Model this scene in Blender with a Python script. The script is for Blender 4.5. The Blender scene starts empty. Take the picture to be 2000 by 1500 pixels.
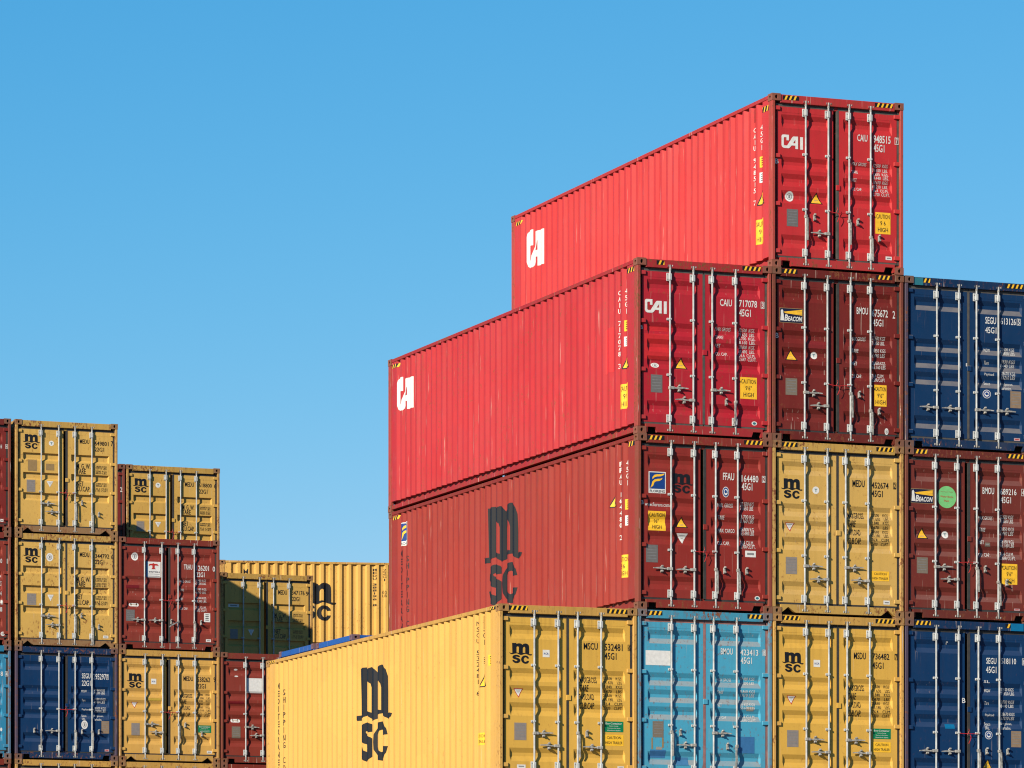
import bpy, bmesh, math, random
from mathutils import Vector, Matrix
from mathutils.geometry import tessellate_polygon

# ---------------------------------------------------------------- camera, sky, sun, exposure
sc = bpy.context.scene
cam = bpy.data.objects.new('camera', bpy.data.cameras.new('camera'))
sc.collection.objects.link(cam); sc.camera = cam
cam.location = (-28.773, -68.171, 1.686)
cam.rotation_euler = (math.radians(90), 0, -0.37146)
cam.data.sensor_width = 36.0
cam.data.lens = 8764.8 / 2000 * 36.0
cam.data.shift_y = 1268.06 / 2000
cam.data.clip_start = 0.5; cam.data.clip_end = 6000

SUN = Vector((-1.65, -1.0, 0.86)).normalized()          # towards the sun
sun = bpy.data.objects.new('sun', bpy.data.lights.new('sun', 'SUN'))
sc.collection.objects.link(sun)
sun.rotation_euler = SUN.to_track_quat('Z', 'Y').to_euler()
sun.data.energy = 5.0; sun.data.angle = math.radians(0.5); sun.data.color = (1.0, 0.90, 0.73)

world = bpy.data.worlds.new('World'); sc.world = world; world.use_nodes = True
wn = world.node_tree; wn.nodes.clear()
sky = wn.nodes.new('ShaderNodeTexSky'); sky.sky_type = 'NISHITA'; sky.sun_disc = False
sky.sun_elevation = math.asin(SUN.z); sky.sun_rotation = math.atan2(SUN.x, SUN.y)
sky.air_density = 1.0; sky.dust_density = 0.0; sky.ozone_density = 3.0; sky.altitude = 300
bg = wn.nodes.new('ShaderNodeBackground'); bg.inputs[1].default_value = 0.0697
wo = wn.nodes.new('ShaderNodeOutputWorld')
# per-channel grading of the sky texture (clear polarised blue of the photograph)
sep = wn.nodes.new('ShaderNodeSeparateColor'); comb = wn.nodes.new('ShaderNodeCombineColor'); wn.links.new(sky.outputs[0], sep.inputs[0])
for i, (gm, k) in enumerate(((1.9, .979), (.80, .717), (.50, .864))):
    pw = wn.nodes.new('ShaderNodeMath'); pw.operation = 'POWER'; pw.inputs[1].default_value = gm
    ml = wn.nodes.new('ShaderNodeMath'); ml.operation = 'MULTIPLY'; ml.inputs[1].default_value = k * .13 ** (gm - 1)
    wn.links.new(sep.outputs[i], pw.inputs[0]); wn.links.new(pw.outputs[0], ml.inputs[0]); wn.links.new(ml.outputs[0], comb.inputs[i])
wn.links.new(comb.outputs[0], bg.inputs[0]); wn.links.new(bg.outputs[0], wo.inputs[0])
sc.view_settings.view_transform = 'Standard'; sc.view_settings.look = 'None'
sc.view_settings.exposure = 0.90; sc.view_settings.gamma = 1.0; sc.view_settings.use_curve_mapping = False
sc.cycles.max_bounces = 6; sc.cycles.pixel_filter_type = 'BLACKMAN_HARRIS'; sc.cycles.filter_width = 1.15

# ---------------------------------------------------------------- helpers
W = 2.434
COL = sc.collection
def link(o, parent=None):
    COL.objects.link(o)
    if parent: o.parent = parent
    return o

class MB:
    def __init__(s): s.v = []; s.f = []; s.m = []
    def add(s, vs, fs, m=0):
        n = len(s.v); s.v += [tuple(v) for v in vs]
        for f in fs: s.f.append(tuple(n + i for i in f)); s.m.append(m)
    def box(s, x0, x1, y0, y1, z0, z1, m=0, b=0.0):
        if b <= 0:
            s.add([(x0,y0,z0),(x1,y0,z0),(x1,y1,z0),(x0,y1,z0),(x0,y0,z1),(x1,y0,z1),(x1,y1,z1),(x0,y1,z1)],
                  [(0,3,2,1),(4,5,6,7),(0,1,5,4),(1,2,6,5),(2,3,7,6),(3,0,4,7)], m)
        else:   # chamfered box
            bm = bmesh.new(); bmesh.ops.create_cube(bm, size=1)
            for v in bm.verts: v.co = ((x0+x1)/2 + v.co.x*(x1-x0), (y0+y1)/2 + v.co.y*(y1-y0), (z0+z1)/2 + v.co.z*(z1-z0))
            bmesh.ops.bevel(bm, geom=bm.edges[:], offset=b, segments=1, affect='EDGES')
            bm.verts.index_update()
            s.add([v.co[:] for v in bm.verts], [[v.index for v in f.verts] for f in bm.faces], m); bm.free()
    def cyl(s, p0, p1, r, n=8, m=0, r1=None):
        p0 = Vector(p0); p1 = Vector(p1); d = (p1-p0).normalized(); r1 = r if r1 is None else r1
        a = d.orthogonal().normalized(); b = d.cross(a)
        vs = [p0 + (a*math.cos(t)+b*math.sin(t))*r for t in [2*math.pi*i/n for i in range(n)]]
        vs += [p1 + (a*math.cos(t)+b*math.sin(t))*r1 for t in [2*math.pi*i/n for i in range(n)]]
        s.add(vs, [(i,(i+1)%n,n+(i+1)%n,n+i) for i in range(n)] + [tuple(reversed(range(n))), tuple(range(n,2*n))], m)
    def path(s, pts, r, n=6, m=0):
        for a, b in zip(pts, pts[1:]): s.cyl(a, b, r, n, m)
    def build(s, name, mats, parent=None, smooth=False):
        me = bpy.data.meshes.new(name); me.from_pydata(s.v, [], s.f)
        for i, p in enumerate(me.polygons): p.material_index = s.m[i]; p.use_smooth = smooth
        for mt in (mats if isinstance(mats, (list, tuple)) else [mats]): me.materials.append(mt)
        me.update()
        bm = bmesh.new(); bm.from_mesh(me); bmesh.ops.recalc_face_normals(bm, faces=bm.faces[:]); bm.to_mesh(me); bm.free()
        return link(bpy.data.objects.new(name, me), parent)

# ---------------------------------------------------------------- materials
def nodes(mat):
    mat.use_nodes = True; nt = mat.node_tree
    return nt, nt.nodes['Principled BSDF']
def mixc(nt, fac, a, b, blend='MIX'):
    m = nt.nodes.new('ShaderNodeMix'); m.data_type = 'RGBA'; m.blend_type = blend
    for s, v in ((m.inputs[0], fac), (m.inputs[6], a), (m.inputs[7], b)):
        if hasattr(v, 'links') or isinstance(v, bpy.types.NodeSocket): nt.links.new(v, s)
        else: s.default_value = v if not isinstance(v, tuple) else (*v[:3], 1)
    return m.outputs[2]
def noise(nt, scale, detail=4, mapscale=(1,1,1), off=(0,0,0), rough=.55):
    tc = nt.nodes.new('ShaderNodeTexCoord'); mp = nt.nodes.new('ShaderNodeMapping')
    mp.inputs['Scale'].default_value = mapscale; mp.inputs['Location'].default_value = off
    n = nt.nodes.new('ShaderNodeTexNoise'); n.inputs['Scale'].default_value = scale; n.inputs['Detail'].default_value = detail
    n.inputs['Roughness'].default_value = rough
    nt.links.new(tc.outputs['Object'], mp.inputs[0]); nt.links.new(mp.outputs[0], n.inputs['Vector'])
    return n.outputs['Fac']
def ramp(nt, fac, a, b, lo=0.0, hi=1.0):
    r = nt.nodes.new('ShaderNodeMapRange'); r.inputs[1].default_value = a; r.inputs[2].default_value = b
    r.inputs[3].default_value = lo; r.inputs[4].default_value = hi
    nt.links.new(fac, r.inputs[0]); return r.outputs[0]
def mul(nt, a, b):
    m = nt.nodes.new('ShaderNodeMath'); m.operation = 'MULTIPLY'
    for s, v in ((m.inputs[0], a), (m.inputs[1], b)):
        if isinstance(v, (int, float)): s.default_value = v
        else: nt.links.new(v, s)
    return m.outputs[0]
KA = 0.514                                   # overall reflectance level of the painted steel
def paint(name, base, seed=0, rust=0.3, fade=0.25, dust=0.0, scuff=0.3, rough=0.5, dustcol=(.33,.29,.25), dent=0.004, H=2.896, grime=.5):
    base = tuple(b*KA for b in base); dustcol = tuple(b*KA*1.1 for b in dustcol)
    mat = bpy.data.materials.new(name); nt, p = nodes(mat)
    o = (seed*13.7, seed*5.1, seed*7.9)
    pale = tuple(min(1, c*0.86 + 0.10*max(base) + 0.009) for c in base)
    dark = tuple(c*0.72 for c in base)
    c = mixc(nt, ramp(nt, noise(nt, .9, 5, (1,1,1), o), .35, .75, 0, fade), base, pale)
    c = mixc(nt, ramp(nt, noise(nt, 1.0, 4, (9,9,.45), o), .5, .78, 0, .38), c, dark)
    c = mixc(nt, ramp(nt, noise(nt, 1.0, 5, (26,26,.9), o), .60, .74, 0, .33*scuff), c, pale)
    # vertical rubbing marks
    c = mixc(nt, mul(nt, ramp(nt, noise(nt, 1.0, 3, (30,30,1.1), (o[1],o[2],o[0])), .665, .71, 0, 1), scuff*1.1), c, (.40,.31,.26))
    # run-off grime and rust streaks starting under the top rail, splash dirt above the floor
    tz = nt.nodes.new('ShaderNodeTexCoord'); sz = nt.nodes.new('ShaderNodeSeparateXYZ'); nt.links.new(tz.outputs['Object'], sz.inputs[0])
    top = ramp(nt, sz.outputs['Z'], H-1.25, H-.1, 0, 1); low = ramp(nt, sz.outputs['Z'], .75, .15, 0, 1)
    st1 = ramp(nt, noise(nt, 1.0, 4, (17,17,.35), (o[2],o[1],o[0])), .50, .70, 0, 1)
    c = mixc(nt, mul(nt, mul(nt, top, st1), grime*.75), c, tuple(b*.45+g for b, g in zip(base, (.030,.016,.008))))
    st2 = ramp(nt, noise(nt, 1.3, 5, (3,3,1.5), (o[0],o[2],o[1])), .42, .68, 0, 1)
    c = mixc(nt, mul(nt, mul(nt, low, st2), grime*.55), c, tuple(b*.5+g for b, g in zip(base, (.05,.036,.025))))
    # repainted repair areas, slightly off in tone
    rp = ramp(nt, noise(nt, .55, 1, (1,1,1.3), (o[1],o[0],o[2])), .60, .615, 0, .30)
    c = mixc(nt, rp, c, tuple(min(1, b*1.12) for b in base))
    # dust on faces that look up
    if dust > 0:
        g = nt.nodes.new('ShaderNodeNewGeometry'); sx = nt.nodes.new('ShaderNodeSeparateXYZ'); nt.links.new(g.outputs['Normal'], sx.inputs[0])
        dm = mul(nt, ramp(nt, sx.outputs['Z'], .15, .42, 0, dust), ramp(nt, noise(nt, 3, 4, (1,1,2), o), .25, .6, .55, 1))
        c = mixc(nt, dm, c, dustcol)
    # rust chips
    big = ramp(nt, noise(nt, 1.6, 3, (1,1,1), (o[2],o[0],o[1])), .40, .58, 0, 1)
    chip = ramp(nt, noise(nt, 22, 6, (1,1,.6), o, .7), .62 - .12*rust, .68 - .12*rust, 0, 1)
    rm = mul(nt, big, chip)
    rc = mixc(nt, noise(nt, 30, 3), (.065,.020,.009), (.19,.066,.025))
    c = mixc(nt, mul(nt, rm, min(1, rust*1.6)), c, rc)
    nt.links.new(c, p.inputs['Base Color'])
    rr = ramp(nt, noise(nt, 4, 4, (1,1,1), o), .3, .7, rough-.08, rough+.14)
    nt.links.new(rr, p.inputs['Roughness']); p.inputs['Specular IOR Level'].default_value = 0.18
    bmp = nt.nodes.new('ShaderNodeBump'); bmp.inputs['Strength'].default_value = 1.0; bmp.inputs['Distance'].default_value = dent
    nt.links.new(noise(nt, 1.7, 3, (1,1,1.4), o), bmp.inputs['Height']); nt.links.new(bmp.outputs[0], p.inputs['Normal'])
    return mat
def plain(name, col, rough=.55, var=.25, metal=0.0, nsc=9):
    mat = bpy.data.materials.new(name); nt, p = nodes(mat)
    d = tuple(x*(1-var) for x in col)
    nt.links.new(mixc(nt, ramp(nt, noise(nt, nsc, 5), .35, .65), d, col), p.inputs['Base Color'])
    p.inputs['Roughness'].default_value = rough; p.inputs['Metallic'].default_value = metal
    p.inputs['Specular IOR Level'].default_value = 0.3
    return mat
BASE = dict(
 red=(.67,.047,.048), red2=(.56,.031,.039), oxide=(.36,.038,.026), maroon=(.205,.019,.014), maroon2=(.20,.032,.022),
 terra=(.30,.042,.026), yellow=(.82,.462,.105), ochre=(.78,.475,.115), ochre2=(.74,.44,.10), navy=(.006,.042,.130), navy2=(.004,.042,.138),
 sky=(.075,.42,.63), royal=(.02,.15,.58), darkred=(.24,.024,.019), lightblue=(.03,.28,.50))
M = {}
M['galv'] = plain('galvanised steel', (.345,.36,.365), .5, .35, nsc=7)
M['galv2'] = plain('galvanised steel worn', (.29,.28,.26), .55, .55, nsc=22)
M['rubber'] = plain('door gasket rubber', (.030,.028,.027), .6, .3)
M['rubber2'] = plain('weathered door gasket', (.062,.057,.052), .7, .3)
M['black'] = plain('black hollow shade', (.006,.006,.006), .9, .1)  # black that stands in for shade inside hollows
C_ = dict(W=(.80,.79,.76), K=(.009,.009,.012), Y=(.86,.48,.025), G=(.20,.19,.185), T=(.26,.21,.16), L=(.34,.29,.26), B=(.36,.25,.16), P=(.70,.45,.47),
 blue=(.008,.06,.30), teal=(.03,.22,.28), cyan=(.0,.20,.45), midblue=(.05,.20,.46), midblue2=(.07,.24,.48), brightred=(.74,.026,.030), brightred2=(.27,.020,.018), whitepatch=(.80,.79,.77),
 green=(.0,.26,.10), lime=(.25,.72,.26), red=(.62,.03,.02), tan=(.45,.30,.13), tanpatch=(.40,.26,.11), greypatch=(.42,.38,.33), darkred=(.22,.008,.012), fresh=(.70,.46,.06),
 dkblue=(.01,.012,.05), grey=(.3,.3,.31))
for k, v in C_.items(): M['c_'+k] = plain('marking '+k, tuple(x*(.63 if k in ('W','whitepatch') else .74 if k == 'Y' else KA) for x in v), .5, .14, nsc=18)

# ---------------------------------------------------------------- 2-D marking shapes -> draped on the steel
_tc = {}
def glyphs(s, bold=0.012):
    k = (s, bold)
    if k in _tc: return _tc[k]
    cu = bpy.data.curves.new('t', 'FONT'); cu.body = s; cu.resolution_u = 2; cu.offset = bold
    o = bpy.data.objects.new('t', cu); me = bpy.data.meshes.new_from_object(o)
    vs = [(v.co.x, v.co.y) for v in me.vertices]; fs = [tuple(p.vertices) for p in me.polygons]
    bpy.data.objects.remove(o); bpy.data.curves.remove(cu); bpy.data.meshes.remove(me)
    _tc[k] = (vs, fs); return _tc[k]
class Decal:
    """flat shapes in (u, d): u to the right as seen, d down from the container top; draped on a surface by fn(u, d, lift)"""
    def __init__(s): s.v = []; s.f = []; s.l = []; s.m = []; s.mats = []
    def mi(s, c):
        if c not in s.mats: s.mats.append(c)
        return s.mats.index(c)
    def raw(s, vs, fs, c, lift=1):
        n = len(s.v); s.v += [(v[0], v[1]) for v in vs]
        for f in fs: s.f.append(tuple(n+i for i in f)); s.l.append(lift); s.m.append(s.mi(c))
    def poly(s, pts, c, lift=1, holes=()):
        if len(pts) <= 4 and not holes: s.raw(pts, [tuple(range(len(pts)))], c, lift); return
        loops = [[Vector((p[0], p[1], 0)) for p in L] for L in (pts, *holes)]
        flat = [p for L in loops for p in L]
        s.raw(flat, tessellate_polygon(loops), c, lift)
    def rect(s, b, c, lift=1): s.poly([(b[0],b[1]),(b[2],b[1]),(b[2],b[3]),(b[0],b[3])], c, lift)
    def ell(s, b, c, lift=1, n=20, k=1.0):
        cx, cy = (b[0]+b[2])/2, (b[1]+b[3])/2; rx, ry = (b[2]-b[0])/2*k, (b[3]-b[1])/2*k
        s.poly([(cx+rx*math.cos(2*math.pi*i/n), cy+ry*math.sin(2*math.pi*i/n)) for i in range(n)], c, lift)
    def text(s, t, b, c, lift=1, bold=.012, slant=0.0):
        vs, fs = glyphs(t, bold)
        if not vs: return
        x0 = min(v[0] for v in vs); x1 = max(v[0] for v in vs); y1 = max(v[1] for v in vs); y0 = min(v[1] for v in vs)
        sx = (b[2]-b[0])/max(1e-6, x1-x0); sy = (b[3]-b[1])/max(1e-6, y1-y0)
        s.raw([(b[0]+(v[0]-x0)*sx + slant*(v[1]-y0)*sy, b[3]-(v[1]-y0)*sy) for v in vs], fs, c, lift)
    def tline(s, t, cx, cy, h, maxw, c, lift=1, bold=.012, cond=.62):
        vs, fs = glyphs(t, bold)
        x0 = min(v[0] for v in vs); x1 = max(v[0] for v in vs); y1 = max(v[1] for v in vs); y0 = min(v[1] for v in vs)
        w = min(maxw, (x1-x0)/max(1e-6,(y1-y0))*h*cond)
        s.text(t, (cx-w/2, cy-h/2, cx+w/2, cy+h/2), c, lift, bold)
    def shape(s, polys, src, dst, c, lift=1):
        fx = lambda p: (dst[0]+(p[0]-src[0])/(src[2]-src[0])*(dst[2]-dst[0]), dst[1]+(p[1]-src[1])/(src[3]-src[1])*(dst[3]-dst[1]))
        for pl in polys:
            s.poly([fx(p) for p in pl[0]], c, lift, [[fx(p) for p in h] for h in pl[1:]])
    def build(s, name, fn, parent, ucuts=(), dcuts=()):
        if not s.f: return None
        bm = bmesh.new(); vs = [bm.verts.new((x, y, 0)) for x, y in s.v]
        lay = bm.faces.layers.int.new('lift')
        for f, l, m in zip(s.f, s.l, s.m):
            try: fc = bm.faces.new([vs[i] for i in f])
            except ValueError: continue
            fc.material_index = m; fc[lay] = l
        u0 = min(v[0] for v in s.v); u1 = max(v[0] for v in s.v); d0 = min(v[1] for v in s.v); d1 = max(v[1] for v in s.v)
        for u in ucuts:
            if u0+1e-4 < u < u1-1e-4: bmesh.ops.bisect_plane(bm, geom=bm.verts[:]+bm.edges[:]+bm.faces[:], plane_co=(u,0,0), plane_no=(1,0,0), dist=1e-5)
        for d in dcuts:
            if d0+1e-4 < d < d1-1e-4: bmesh.ops.bisect_plane(bm, geom=bm.verts[:]+bm.edges[:]+bm.faces[:], plane_co=(0,d,0), plane_no=(0,1,0), dist=1e-5)
        out = MB()
        for f in bm.faces:
            out.add([fn(v.co.x, v.co.y, .0015*f[lay]) for v in f.verts], [tuple(range(len(f.verts)))], f.material_index)
        bm.free()
        me = bpy.data.meshes.new(name); me.from_pydata(out.v, [], out.f)
        for i, p in enumerate(me.polygons): p.material_index = out.m[i]
        for c in s.mats: me.materials.append(M['c_'+c])
        me.update(); return link(bpy.data.objects.new(name, me), parent)

CAI = [([(600,1150),(745,1150),(745,1290),(685,1290),(685,1215),(637,1215),(622,1230),(622,1402),(640,1420),(700,1420),(822,1210),(850,1183),(965,1178),(965,1490),(900,1490),(900,1408),(812,1408),(768,1465),(740,1484),(622,1484),(582,1460),(565,1420),(565,1195),(575,1165)],
        [(900,1262),(900,1350),(846,1350)]), ([(1015,1185),(1085,1185),(1085,1495),(1015,1495)],)]
CAIBOX = (565,1150,1085,1495)
m_out = [(180,300),(345,300),(348,345),(390,322),(450,308),(510,312),(560,335),(590,368),(640,325),(710,306),(780,318),(830,355),(852,420),(858,560),(858,745),(900,752),(945,748),(975,755),(965,785),(920,805),(870,800),(800,770),(720,740),(660,745),(600,775),(530,795),(470,780),(400,740),(350,730),(280,745),(200,770),(140,770),(90,745),(65,715),(85,708),(130,725),(190,722)]
m_h1 = [(360,450),(400,432),(440,455),(450,490),(450,715),(400,700),(350,700),(350,480)]
m_h2 = [(612,480),(635,450),(665,445),(695,470),(705,510),(705,710),(650,703),(600,715),(602,510)]
s_out = [(485,885),(485,850),(455,818),(400,800),(320,795),(240,820),(198,868),(195,920),(230,960),(300,985),(380,1010),(390,1035),(370,1060),(330,1062),(280,1042),(258,1010),(190,1015),(200,1070),(250,1120),(320,1147),(400,1142),(460,1110),(500,1060),(505,1010),(490,970),(440,935),(380,915),(318,895),(308,878),(330,868),(385,873),(405,890)]
c_out = [(850,935),(835,880),(790,830),(720,812),(650,820),(590,860),(550,920),(540,985),(550,1050),(590,1110),(650,1150),(720,1162),(790,1145),(835,1095),(852,1040),(775,1035),(750,1070),(710,1085),(670,1065),(645,1020),(640,975),(650,930),(680,895),(715,885),(750,900),(775,938)]
MSC = [(m_out, m_h1, m_h2), (s_out,), (c_out,)]
MSCBOX = (65,300,975,1162)
def draw(D, kind, arg, b, col):
    x0, y0, x1, y1 = b; w, h = x1-x0, y1-y0; cx = (x0+x1)/2; cy = (y0+y1)/2
    if kind == 't':
        if h > .07: y0 -= h*.07; y1 += h*.07; b = (x0-w*.01, y0, x1+w*.01, y1)
        D.text(arg, b, col, 2, .010 if h > .07 else 0.0)
    elif kind == 'cd':
        t = .007
        for r in ((x0,y0,x1,y0+t),(x0,y1-t,x1,y1),(x0,y0+t,x0+t,y1-t),(x1-t,y0+t,x1,y1-t)): D.rect(r, col, 2)
        D.text(arg, (x0+w*.24, y0+h*.1, x1-w*.2, y1-h*.1), col, 2, .014)
    elif kind == 'logo': D.shape(CAI if arg == 'cai' else MSC, CAIBOX if arg == 'cai' else MSCBOX, b, col, 2)
    elif kind == 'patch': D.rect(b, col, 1)
    elif kind == 'tag':
        k = 'K' if col == 'L' else None
        if col != 'L': D.rect(b, col, 1)
        k = 'K' if col != 'P' else 'red'
        if w > h:
            for i in range(1): D.rect((x0+w*.18, cy-h*.16, x1-w*.18, cy+h*.16), 'grey' if col in 'WT' else k, 2)
        else:
            for i in range(4): D.rect((x0+w*.22, y0+h*(.14+.2*i), x1-w*.25, y0+h*(.22+.2*i)), 'K', 2)
    elif kind == 'board':
        D.rect(b, 'Y', 1); ls = arg.split('|'); n = len(ls)
        for i, t in enumerate(ls): D.tline(t, cx, y0+h*(i+.5)/n*.92+h*.04, h*(.20 if n == 3 else .25), w*.88, 'K', 2, .006, .8 if n == 3 else .9)
    elif kind == 'plate':
        D.rect(b, col, 1)
        for i in range(5): D.rect((x0+w*.12, y0+h*(.12+.16*i), x1-w*.12, y0+h*(.15+.16*i)), 'grey', 2)
    elif kind == 'tri':
        D.poly([(cx,y0),(x1,y1),(x0,y1)], 'K', 1)
        D.poly([(cx,y0+h*.16),(x1-w*.11,y1-h*.07),(x0+w*.11,y1-h*.07)], 'Y', 2)
        for i in (0, 1): D.rect((cx-w*.17, y0+h*(.66+.13*i), cx+w*.17, y0+h*(.69+.13*i)), 'grey', 3)
    elif kind == 'itri':
        D.poly([(x0,y0),(x1,y0),(cx,y1)], 'red' if arg == 'r' else 'W', 1)
        D.poly([(x0+w*.1,y0+h*.07),(x1-w*.1,y0+h*.07),(cx,y1-h*.16)], 'W', 2)
        for i in range(3): D.rect((cx-w*(.24-.07*i), y0+h*(.18+.14*i), cx+w*(.24-.07*i), y0+h*(.22+.14*i)), 'grey', 3)
    elif kind == 'oval':
        if arg == 'rsq':
            D.rect(b, 'W', 1); D.text('RCR', (x0+w*.15, y0+h*.38, x1-w*.15, y0+h*.66), 'blue', 2); return
        if arg == 'pill':
            D.rect((x0+h/2, y0, x1-h/2, y1), 'W', 1); D.ell((x0,y0,x0+h,y1), 'W', 1); D.ell((x1-h,y0,x1,y1), 'W', 1)
            D.rect((x0+w*.2,cy-h*.08,x1-w*.2,cy+h*.08), 'tan', 2); return
        D.ell(b, 'W', 1)
        if arg == 'seal': D.ell(b, 'grey', 2, k=.62); D.ell(b, 'W', 3, k=.5); D.rect((cx-w*.1,cy-h*.16,cx+w*.1,cy+h*.16), 'grey', 4)
        if arg == 'tmark': D.rect((cx-w*.2,cy-h*.2,cx+w*.2,cy-h*.11), 'teal', 2); D.rect((cx-w*.05,cy-h*.11,cx+w*.05,cy+h*.24), 'teal', 2)
        if arg == 'blue': D.ell(b, 'teal', 2, k=.6)
        if arg == 'bluemark': D.ell(b, 'blue', 2, k=.86); D.ell(b, 'W', 3, k=.6); D.ell((cx-w*.2,cy-h*.2,cx+w*.14,cy+h*.12), 'blue', 4, k=1); D.rect((cx-w*.02,cy-h*.05,cx+w*.22,cy+h*.05), 'blue', 5)
    elif kind == 'florens':
        D.rect(b, 'W', 1); D.rect((x0+w*.05,y0+h*.04,x1-w*.05,y0+h*.80), 'blue', 2)
        f = lambda p: (x0+w*p[0], y0+h*p[1])
        D.poly([f(p) for p in [(.22,.26),(.34,.15),(.50,.12),(.70,.115),(.93,.07),(.88,.14),(.70,.21),(.48,.225),(.33,.27),(.22,.36)]], 'Y', 3)
        D.poly([f(p) for p in [(.22,.46),(.34,.37),(.52,.335),(.70,.32),(.80,.28),(.76,.36),(.62,.43),(.42,.45),(.32,.52),(.26,.66),(.10,.77),(.17,.62)]], 'Y', 3)
        D.text('FLORENS', (x0+w*.06, y0+h*.85, x1-w*.06, y0+h*.965), 'dkblue', 3, .012)
    elif kind == 'beacon':
        D.rect(b, 'tan', 1); D.rect((x0+w*.02,y0+h*.03,x1-w*.02,y1-h*.03), 'dkblue', 2)
        D.poly([(x0+w*.16,y0+h*.27),(x1-w*.04,y0+h*.07),(x1-w*.04,y0+h*.46),(x0+w*.24,y0+h*.36)], 'Y', 3)
        for k in (.18,.28,.38): D.rect((x0+w*.72, y0+h*k, x1-w*.04, y0+h*(k+.012)), 'tan', 4)
        D.poly([(x0+w*.05,y0+h*.2),(x0+w*.10,y0+h*.08),(x0+w*.15,y0+h*.2),(x0+w*.155,y0+h*.36),(x0+w*.17,y0+h*.44),(x0+w*.19,y0+h*.86),(x0+w*.03,y0+h*.86),(x0+w*.05,y0+h*.44)], 'W', 3)
        D.text('B', (x0+w*.2, y0+h*.44, x0+w*.34, y0+h*.88), 'W', 3, .03, .15)
        D.text('EACON', (x0+w*.35, y0+h*.55, x0+w*.93, y0+h*.88), 'W', 3, .03, .15)
    elif kind == 'triton':
        D.rect(b, 'W', 1); D.rect((x0, y0, x0+w*.12, y1), 'midblue2', 2)
        f = lambda p: (x0+w*p[0], y0+h*p[1])
        D.poly([f(p) for p in [(.50,.08),(.58,.13),(.76,.14),(.84,.20),(.84,.28),(.76,.235),(.59,.235),(.58,.38),(.66,.47),(.36,.47),(.43,.38),(.42,.235),(.26,.235),(.18,.28),(.18,.20),(.26,.14),(.42,.13)]], 'red', 3)
        D.text('TRITON', (x0+w*.16, y0+h*.60, x1-w*.08, y0+h*.70), 'dkblue', 3)
        for k in (.77,.90): D.rect((x0+w*.14, y0+h*k, x1-w*.08, y0+h*(k+.025)), 'grey', 3)
    elif kind == 'green':
        D.ell(b, 'lime', 1, 32); D.tline('Water Borne', cx, y0+h*.48, h*.085, w*.86, 'red', 2, .006, 1); D.tline('Paint', cx, y0+h*.67, h*.09, w*.5, 'red', 2, .006, 1)
        D.tline('Paint Tests & Toxins', cx, y0+h*.26, h*.05, w*.7, 'tan', 2, 0, 1)
    elif kind == 'eco':
        D.rect(b, 'green', 1)
        for t, k, hh, ww in (('Eco-Container', .2, .17, .86), ('Bamboo Flooring', .45, .1, .66), ('Waterborne Paint System', .65, .1, .92), ('Waterborne Sealant', .85, .1, .76)):
            D.tline(t, cx, y0+h*k, h*hh, w*ww, 'W', 2, .01, 1.2)
    elif kind == 'v':
        n = len(arg); dh = h/n
        for i, ch in enumerate(arg):
            if ch == ' ': continue
            ww = w*(.3 if ch in '1I' else 1)
            D.text(ch, (cx-ww/2, y0+i*dh, cx+ww/2, y0+i*dh+dh*.78), col, 2, .0 if w < .1 else .03)
STICK = {'board':'caution_board','plate':'data_plate','tri':'warning_sticker','itri':'warning_sticker','oval':'sticker','tag':'sticker','florens':'company_board','beacon':'company_board','triton':'company_board','green':'paint_sticker','eco':'information_board'}

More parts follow.
